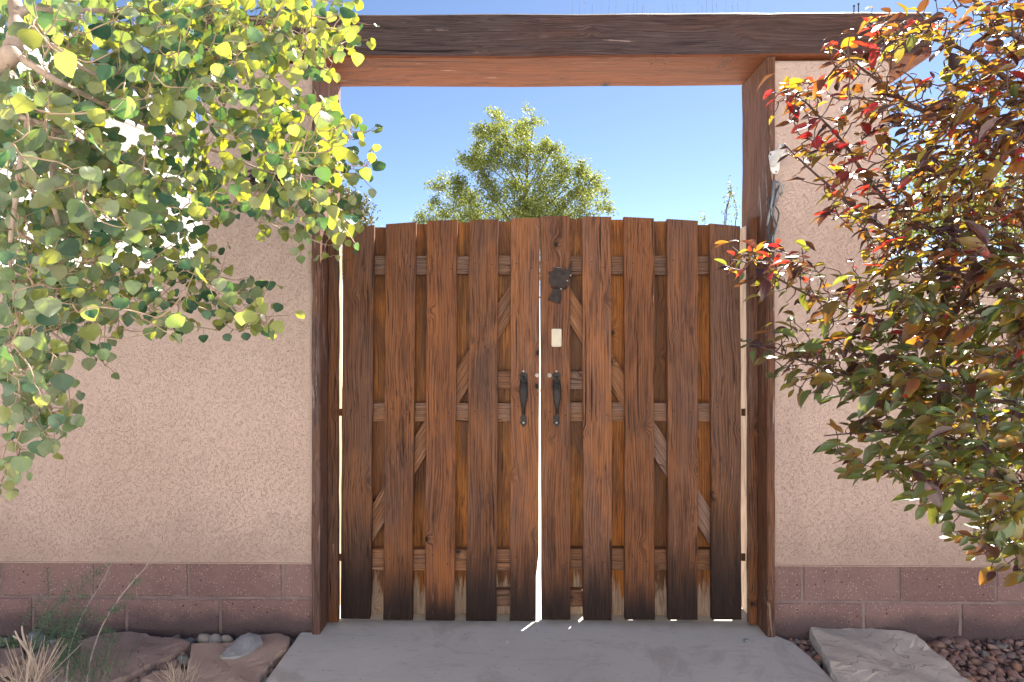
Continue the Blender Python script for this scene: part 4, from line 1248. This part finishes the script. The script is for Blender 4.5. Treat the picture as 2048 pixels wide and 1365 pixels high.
# ---- red-leaved plum shrub on the right
PG = ['0000000123212588', '0000001488754688', '0000033566434688', '0000035431136888', '0024444556577888', '0024322557788888', '0001244467888888', '0003555567888888',
      '0001344566788888', '0000145567888888', '0000045578888888', '0000003778999999', '1442101678999999', '1344412688999999', '0123443678999999', '0002556678999999',
      '0011234678999999', '0235566788999999', '0025777889999999', '0003456789999999', '0000001478999999', '0000023688899999', '0000035678899999', '0000014567889999',
      '0000000002578899', '0000000001256899', '0000000000035788', '0000000000003467', '0000000000000145']
def p_depth(x, y, rs):
    t = min(1, max(0, (x - 1450) / 600))
    m = 1.50 - .20 * t
    return max(1.16, min(2.2, m + rs.normal(0, .07 + .08 * t)))
ppts = grid_points(PG, 1440, 0, 40, 1.95, p_depth, 8)
for _ in range(220):
    ppts.append((rng.uniform(2080, 2500), rng.uniform(-200, 1150), rng.uniform(1.15, 1.7)))
for _ in range(60):
    ppts.append((rng.uniform(1850, 2300), rng.uniform(-300, 0), rng.uniform(1.15, 1.7)))
plum = empty('plum_shrub'); tag(plum, 'red, yellow and green leaved shrub spreading over wall and gate post', 'shrub')
PMAIN = [([(2330, 1560, 1.346), (2290, 1200, 1.335), (2240, 800, 1.313), (2190, 450, 1.291), (2140, 200, 1.280), (2110, -120, 1.252)], .026, .008),
         ([(2150, 240, 1.280), (2040, 180, 1.280), (1974, 127, 1.291), (1890, 85, 1.313), (1800, 70, 1.346), (1738, 55, 1.368)], .008, .0014),
         ([(2215, 620, 1.302), (2080, 560, 1.291), (1950, 500, 1.324), (1800, 425, 1.379), (1730, 350, 1.412), (1690, 290, 1.434), (1640, 235, 1.456), (1600, 197, 1.473), (1552, 186, 1.489)], .008, .0012),
         ([(2220, 680, 1.302), (1960, 570, 1.335), (1740, 440, 1.401), (1650, 365, 1.445), (1600, 320, 1.473), (1568, 288, 1.500)], .007, .0012),
         ([(2230, 760, 1.308), (1960, 700, 1.335), (1750, 640, 1.390), (1640, 600, 1.445), (1560, 560, 1.484), (1500, 528, 1.500), (1462, 520, 1.511)], .007, .0012),
         ([(2240, 830, 1.313), (1900, 790, 1.346), (1700, 755, 1.412), (1590, 718, 1.467), (1512, 690, 1.500)], .007, .0012),
         ([(2250, 920, 1.313), (1950, 885, 1.335), (1780, 865, 1.390), (1648, 872, 1.445)], .007, .0012),
         ([(2265, 1010, 1.324), (2050, 965, 1.308), (1900, 960, 1.346), (1815, 985, 1.390)], .007, .0012),
         ([(2275, 1080, 1.335), (2090, 1055, 1.308), (1990, 1090, 1.308)], .006, .0012),
         ([(2170, 330, 1.280), (2000, 262, 1.291), (1850, 225, 1.346), (1740, 150, 1.390), (1690, 110, 1.423), (1648, 92, 1.445)], .007, .0012),
         ([(2130, 120, 1.269), (2010, 60, 1.280), (1960, 10, 1.291), (1880, -50, 1.308)], .007, .0012),
         ([(1850, 225, 1.346), (1770, 200, 1.390), (1700, 195, 1.423)], .003, .0011)]
def p_orient(c, a, L, px):
    out = (c - a)
    if out.length < 1e-5: out = Vector((-1, 0, 0))
    yd = out.normalized() * .5 + Vector((-.75 + random.gauss(0, .55), random.gauss(-.1, .5), -.22 + random.gauss(0, .35)))
    low = min(1, max(0, (px[1] - 500) / 400))
    n = Vector((random.gauss(-.1, .35), random.gauss(-.12 - .4 * low, .42), 1.0 - .25 * low))
    yd.normalize()
    return frame(yd, n, c - yd * L * .5, L)
def p_mat(px):
    t = min(1, max(0, (px[1] - 300) / 480 + random.gauss(0, .12)))
    tip = px[0] < 1760
    fld = .5 + .25 * (math.sin(px[0] / 31 + px[1] / 47) + math.sin(px[0] / 59 - px[1] / 23 + 2))
    r = .55 * random.random() + .45 * fld
    r = (r - .5) * 1.55 + .5
    if not 0 < r < 1: r = random.random()
    if tip and px[1] < 560 and random.random() < .15: return 'red'
    top = [('red', .17 if tip else .10), ('orange', .22), ('yellow', .21), ('bronze', .34), ('olive', .07), ('green', .02)]
    bot = [('red', .01), ('orange', .03), ('yellow', .09), ('bronze', .10), ('olive', .25), ('green', .52)]
    acc = 0
    for (k, a), (_, b) in zip(top, bot):
        acc += a * (1 - t) + b * t
        if r < acc: return k
    return 'green'
n_p = build_tree(plum, 'plum', PMAIN, ppts, {k: M['plum_' + k] for k in ('red', 'orange', 'yellow', 'bronze', 'olive', 'green')}, p_mat,
           lambda px: random.choice((.022, .025, .028, .031, .034, .038, .043, .050, .060)) * random.uniform(.9, 1.12), p_orient, (-1, .15, .15), .024, M['plum_bark'], M['plum_bark'])
print('LEAVES', n_a, n_p)

# ---- trees beyond the gate
def far_tree(name, label, blobs, dist, rblob, leaf, per, mat, base_px, extra=(), cat='tree'):
    root = empty(name); tag(root, label, cat)
    cs = [(D(x, y, dist + random.gauss(0, .35)), rblob * k) for x, y, k in blobs]
    tp = D(base_px[0], base_px[1], dist); tp0 = Vector((tp.x, tp.y, GROUND_Z - .05))
    top = max((c for c, r in cs), key=lambda c: c.z)
    stem = smooth_path([tp0, tp0.lerp(top, .35) + Vector((.06, 0, 0)), tp0.lerp(top, .7), top], 6)
    k = len(stem)
    hgt = top.z - tp0.z
    V, Fc = tube(stem, [hgt * .016 * (1 - i / k) + .006 for i in range(k)], 8)
    mesh_obj('trunk', V, Fc, M['tree_bark'], root, smooth=True)
    mbb = MB()
    mbl = MB()
    for c, r in cs:
        cand_ = [s_ for s_ in stem if s_.z < c.z - .1 * hgt * .3] or [stem[3]]
        a = min(cand_, key=lambda s_: (s_ - c).length + .6 * abs((c.z - s_.z) - .8 * math.hypot(c.x - s_.x, c.y - s_.y)))
        pth = smooth_path([a, a.lerp(c, .5) + Vector((0, 0, -.06)), c], 4)
        V, Fc = tube(pth, [.016 - .012 * i / (len(pth) - 1) for i in range(len(pth))], 5); mbb.add(V, Fc)
        subs = [c + Vector((random.gauss(0, 1), random.gauss(0, 1), random.gauss(0, 1))) * r * .48 for _k in range(9)]
        for _ in range(int(per * (r / rblob) ** 2)):
            u = Vector((random.gauss(0, 1), random.gauss(0, 1), random.gauss(0, .8)))
            p = random.choice(subs) + u * r * .31
            n = Vector((random.gauss(0, 1), random.gauss(0, 1), random.gauss(.4, 1))).normalized()
            t_ = n.orthogonal().normalized(); t_ = Quaternion(n, random.uniform(0, 6.28)) @ t_
            b_ = n.cross(t_)
            s_ = leaf * random.uniform(.7, 1.3)
            mbl.add([p - t_ * s_, p + b_ * s_ * .42, p + t_ * s_, p - b_ * s_ * .42], [(0, 1, 2, 3)])
    mbb.obj('limbs', M['tree_bark'], root, smooth=True)
    mbl.obj('crown', mat, root)
    return root
Z4 = lambda a, b: (600 + a / 2.73, b / 2.73)
CB = [(1080, 640, .55), (1085, 690, .7), (975, 700, .6), (1005, 740, .6), (1105, 745, .8), (1245, 690, .75), (1275, 670, .5), (1215, 745, .8), (1345, 780, .45), (1385, 795, .55), (1200, 800, .9), (1010, 805, .7), (955, 850, .8), (920, 905, .7), (1100, 850, 1.0), (1300, 850, .9), (1420, 890, .8), (1550, 920, .6), (1590, 985, .8), (1655, 1040, .5), (1450, 965, 1.0), (1000, 950, 1.0), (1150, 950, 1.1), (1300, 960, 1.1), (760, 1000, .7), (850, 1020, .8), (745, 1110, .5), (900, 1085, 1.0), (1050, 1080, 1.1), (1200, 1080, 1.2), (1350, 1080, 1.1), (1490, 1070, .9), (1560, 1085, .8), (690, 1190, .7), (800, 1170, 1.0), (950, 1180, 1.1), (1100, 1170, 1.1), (1250, 1180, 1.2), (1400, 1180, 1.1), (1660, 1150, .6), (1560, 1180, .9),
      (700, 1280, 1), (850, 1300, 1.2), (1000, 1300, 1.2), (1150, 1300, 1.2), (1300, 1300, 1.2), (1450, 1300, 1.2), (1600, 1290, 1), (800, 1420, 1.2), (1000, 1430, 1.2), (1200, 1430, 1.2), (1400, 1420, 1.2), (1560, 1400, 1.1)]
far_tree('garden_tree', 'light green fine-leaved tree beyond the gate under blue sky', [(*Z4(a, b), k) for a, b, k in CB], 11.5, .30, .028, 1250, M['far_leaf'], (1045, 700))
far_tree('garden_tree', 'dark olive rounded tree seen beside the post behind the gate', [(690, 395, .8), (705, 410, .9), (715, 430, .9), (690, 440, 1.1), (720, 455, .8), (672, 400, 1), (660, 430, 1.1), (690, 470, 1.2), (720, 490, 1.1), (650, 470, 1.1), (640, 410, 1), (680, 510, 1.2), (710, 530, 1.2), (650, 520, 1.2)], 9.0, .25, .030, 420, M['far_leaf_dark'], (685, 700))
far_tree('garden_tree', 'pale green tree glimpsed through the red-leaved shrub behind the wall', [(random.uniform(1790, 2060), random.uniform(310, 480), random.uniform(.8, 1.2)) for _ in range(26)] + [(1900, 300, .7), (1840, 320, .7), (1980, 330, .8)], 9.5, .30, .036, 260, M['far_leaf'], (1920, 700))

# tall thin stems behind the gate on the right
st = empty('tall_weed'); tag(st, 'thin leafy weed stems rising behind the gate beside the post', 'plant')
for px_ in ([(1440, 1000), (1447, 600), (1452, 440), (1458, 400), (1462, 380), (1456, 366)], [(1455, 1000), (1462, 640), (1470, 460), (1474, 425), (1468, 400), (1463, 388)], [(1445, 1000), (1450, 600), (1449, 450), (1453, 415), (1460, 395)], [(1400, 1000), (1405, 600), (1410, 450), (1408, 434)]):
    dd = 3.6 + random.uniform(-.1, .1)
    pp = [D(x, y, dd) for x, y in px_]
    pp[0] = Vector((pp[0].x, pp[0].y, -.010))
    pth = smooth_path(pp, 6)
    V, Fc = tube(pth, [.004 - .003 * i / (len(pth) - 1) for i in range(len(pth))], 5)
    mesh_obj('stem', V, Fc, M['far_leaf_dark'], st, smooth=True)
    mbl = MB()
    for q in pth[len(pth) // 3:]:
        for _ in range(4):
            c = q + Vector((random.gauss(0, .012), random.gauss(0, .012), random.gauss(0, .02)))
            t_ = Vector((random.gauss(0, 1), random.gauss(0, 1), random.gauss(0, 1))).normalized(); b_ = t_.orthogonal().normalized(); s_ = random.uniform(.006, .013)
            mbl.add([c - t_ * s_, c + b_ * s_ * .5, c + t_ * s_, c - b_ * s_ * .5], [(0, 1, 2, 3)])
    mbl.obj('leaves', M['far_leaf'], st)['kind'] = 'stuff'

# ---- white house behind the left wall
house = empty('white_house'); tag(house, 'white stucco house wall glimpsed behind the round-leaved tree', 'house')
ha = math.atan2(.985, .17)
hx = Vector((.17, .985, 0)).normalized(); hn = Vector((-hx.y, hx.x, 0))
o0 = Vector((-3.0, 1.35, 0))
def hbox(name, s0, s1, t0, t1, z0, z1, mat):
    c = [o0 + hx * s + hn * t for s, t in ((s0, t0), (s1, t0), (s1, t1), (s0, t1))]
    V = [(p.x, p.y, z0) for p in c] + [(p.x, p.y, z1) for p in c]
    return mesh_obj(name, V, [(3, 2, 1, 0), (4, 5, 6, 7), (0, 1, 5, 4), (1, 2, 6, 5), (2, 3, 7, 6), (3, 0, 4, 7)], mat, house)
hbox('wall', -1, 3.2, 0, 6, -.1, 2.85, M['white_stucco'])
hbox('parapet', -1.03, 3.23, -.03, 6.03, 2.855, 3.10, M['white_stucco'])

# ---- unseen house added behind the camera to bounce sunlight onto the shaded front
nb = empty('bounce_house'); tag(nb, 'unseen cream stucco house added behind the camera to bounce sunlight', 'house')
NY = -8.6
def nbox(name, x0, x1, y0, y1, z0, z1, mat, parent=nb):
    V, Fc = box_vf(x0, x1, y0, y1, z0, z1)
    return mesh_obj(name, V, Fc, mat, parent)
nbox('wall', -9, 9, NY - 7, NY, -.1, 4.6, M['cream_stucco'])
nbox('parapet', -9.05, 9.05, NY - 7.05, NY + .05, 4.605, 4.95, M['cream_stucco'])
for x in (-6.2, -2.9, 2.7, 6.3):
    w_ = nbox('window', x - .6, x + .6, NY + .003, NY + .05, 1.0, 2.3, M['dark_frame'])
    nbox('pane', x - .52, x + .52, NY + .051, NY + .056, 1.08, 2.22, M['glass'], w_)
d_ = nbox('door', -.5, .5, NY + .003, NY + .05, 0, 2.1, M['dark_frame'])
disc_v, disc_f = tube([(.4, NY + .05, 1.0), (.4, NY + .1, 1.0)], .03, 10)
mesh_obj('door_knob', disc_v, disc_f, M['zinc'], d_)

# ================================================================== SMALL PLANTS AT THE LEFT
fp = empty('feathery_plant'); tag(fp, 'feathery green plant with two tall pale dead stalks by the wall', 'plant')
def stalk(px, rad, name, parent, mat, zbase=None):
    pts = [D(*q) for q in px]
    pth = smooth_path(pts, 6)
    n = len(pth)
    V, Fc = tube(pth, [rad * (1 - .75 * i / (n - 1)) for i in range(n)], 6)
    mesh_obj(name, V, Fc, mat, parent, smooth=True)
    return pth
DP = 2.12
b1 = stalk([(133, 1420, 2.05), (135, 1345, 2.08), (143, 1290, 2.12), (165, 1230, 2.18), (195, 1180, 2.24), (222, 1130, 2.30), (238, 1104, 2.32)], .0030, 'dead_stalk', fp, M['dry_stalk'])
b2 = stalk([(172, 1420, 2.02), (176, 1350, 2.05), (190, 1290, 2.09), (212, 1238, 2.13), (250, 1182, 2.18), (295, 1130, 2.23), (315, 1100, 2.25), (330, 1062, 2.26)], .0032, 'dead_stalk', fp, M['dry_stalk'])
for pth in (b1, b2):
    for q in pth[len(pth) // 2:]:
        if random.random() < .8:
            e = q + Vector((random.gauss(.012, .012), random.gauss(0, .01), random.uniform(.008, .03)))
            V, Fc = tube([q, q.lerp(e, .5) + Vector((0, 0, .004)), e], [.0011, .0008, .0004], 4)
            mesh_obj('side_sprig', V, Fc, M['dry_stalk'], fp)
mbf = MB()
def frond(base, tip, nleaf, width):
    pth = smooth_path([base, base.lerp(tip, .5) + Vector((random.gauss(0, .01), random.gauss(0, .01), .02)), tip], 8)
    V, Fc = tube(pth, .0009, 3, cap=False); mbf.add(V, Fc)
    ax = (tip - base).normalized()
    for q in range(nleaf):
        t = (q + .5) / nleaf
        p = base.lerp(tip, t) + Vector((0, 0, .08 * (tip - base).length * 4 * t * (1 - t)))
        for s_ in (-1, 1):
            w = width * math.sin(math.pi * min(1, .15 + t * .85)) ** .7
            sd = (ax.cross(Vector((random.gauss(0, .4), -1, random.gauss(0, .4)))).normalized() * s_ + ax * .6 + Vector((random.gauss(0, .25), random.gauss(0, .25), random.gauss(0, .2)))).normalized()
            e = p + sd * w
            n_ = sd.orthogonal().normalized() * .0012
            mbf.add([p - n_, p + n_, e], [(0, 1, 2)])
            for _ in range(3):
                u = random.uniform(.3, .9); f0 = p.lerp(e, u); e2 = f0 + (sd + Vector((random.gauss(0, .7), random.gauss(0, .7), random.gauss(0, .7)))).normalized() * w * .4
                mbf.add([f0 - n_ * .8, f0 + n_ * .8, e2], [(0, 1, 2)])
for _ in range(38):
    x, y, d = random.gauss(120, 32), random.gauss(1265, 42), random.uniform(2.05, 2.3)
    base = D(x - 12, y + 35, d); tip = D(x + random.gauss(28, 26), y - random.uniform(10, 55), d + random.gauss(0, .05))
    frond(base, tip, 12, .024)
for x, y in ((205, 1258), (225, 1262), (190, 1245), (240, 1220), (215, 1222), (262, 1176), (245, 1190), (180, 1192), (195, 1275)):
    d = 2.12
    base = D(x, y, d); tip = D(x + random.choice((-1, 1)) * random.uniform(20, 38), y + random.uniform(-16, 12), d)
    frond(base, tip, 10, .016)
for _ in range(85):                                   # grassy skirt
    x = random.gauss(165, 42); y = random.uniform(1330, 1375); d = random.uniform(1.95, 2.2)
    b = D(x, y, d); e = b + Vector((random.gauss(.03, .04), random.gauss(0, .03), random.uniform(.05, .15)))
    n_ = Vector((.0013, 0, 0))
    mbf.add([b - n_, b + n_, b.lerp(e, .6) + n_ * .7 + Vector((0, 0, .01)), e, b.lerp(e, .6) - n_ * .7 + Vector((0, 0, .01))], [(0, 1, 2, 3, 4)])
mbf.obj('fronds', M['feather'], fp)['kind'] = 'stuff'

tuft = empty('straw_tuft'); tag(tuft, 'bleached dry straw tuft in front of the feathery plant', 'dry grass')
mbs = MB()
for _ in range(70):
    x0_ = random.gauss(60, 14)
    b = D(x0_, 1400, random.uniform(1.75, 1.92))
    ex, ey = random.gauss(62, 34), random.uniform(1268, 1350)
    if random.random() < .25: ex, ey = random.uniform(-10, 40), random.uniform(1320, 1360)
    e = D(ex, ey, random.uniform(1.78, 1.95))
    V, Fc = tube([b, b.lerp(e, .5) + Vector((random.gauss(0, .008), 0, random.gauss(.008, .006))), e], [.0019, .0016, .0006], 4, cap=False); mbs.add(V, Fc)
for px in ([(75, 1380, 1.84), (68, 1330, 1.86), (50, 1290, 1.88), (26, 1272, 1.88)], [(72, 1370, 1.84), (58, 1310, 1.86), (46, 1270, 1.87), (44, 1252, 1.87)], [(80, 1370, 1.84), (66, 1320, 1.85), (40, 1282, 1.86), (30, 1262, 1.86)]):
    pth = smooth_path([D(*q) for q in px], 5)
    V, Fc = tube(pth, [.0050 - .003 * i / (len(pth) - 1) for i in range(len(pth))], 5); mbs.add(V, Fc)
mbs.obj('straw_blades', M['straw'], tuft)['kind'] = 'stuff'
g2 = empty('grass_clump'); tag(g2, 'thin dry grass clump growing between the brown flagstones', 'dry grass')
mbs = MB()
for _ in range(45):
    b = D(random.gauss(360, 12), 1385, random.uniform(2.0, 2.12)); e = b + Vector((random.gauss(0, .035), random.gauss(0, .02), random.uniform(.04, .13)))
    V, Fc = tube([b, b.lerp(e, .6) + Vector((0, 0, .006)), e], [.0011, .0009, .0004], 3, cap=False); mbs.add(V, Fc)
mbs.obj('grass_blades', M['straw'], g2)['kind'] = 'stuff'
g3 = empty('weed'); tag(g3, 'small green weed sprouting at the foot of the wall', 'plant')
mbw = MB()
for _ in range(60):
    b = D(random.gauss(22, 14), random.uniform(1285, 1305), 2.4); e = b + Vector((random.gauss(0, .03), random.gauss(0, .02), random.uniform(.0, .04)))
    n_ = Vector((.004, 0, .002))
    mbw.add([b, b.lerp(e, .5) - n_, e, b.lerp(e, .5) + n_], [(0, 1, 2, 3)])
mbw.obj('weed_leaves', M['feather'], g3)['kind'] = 'stuff'
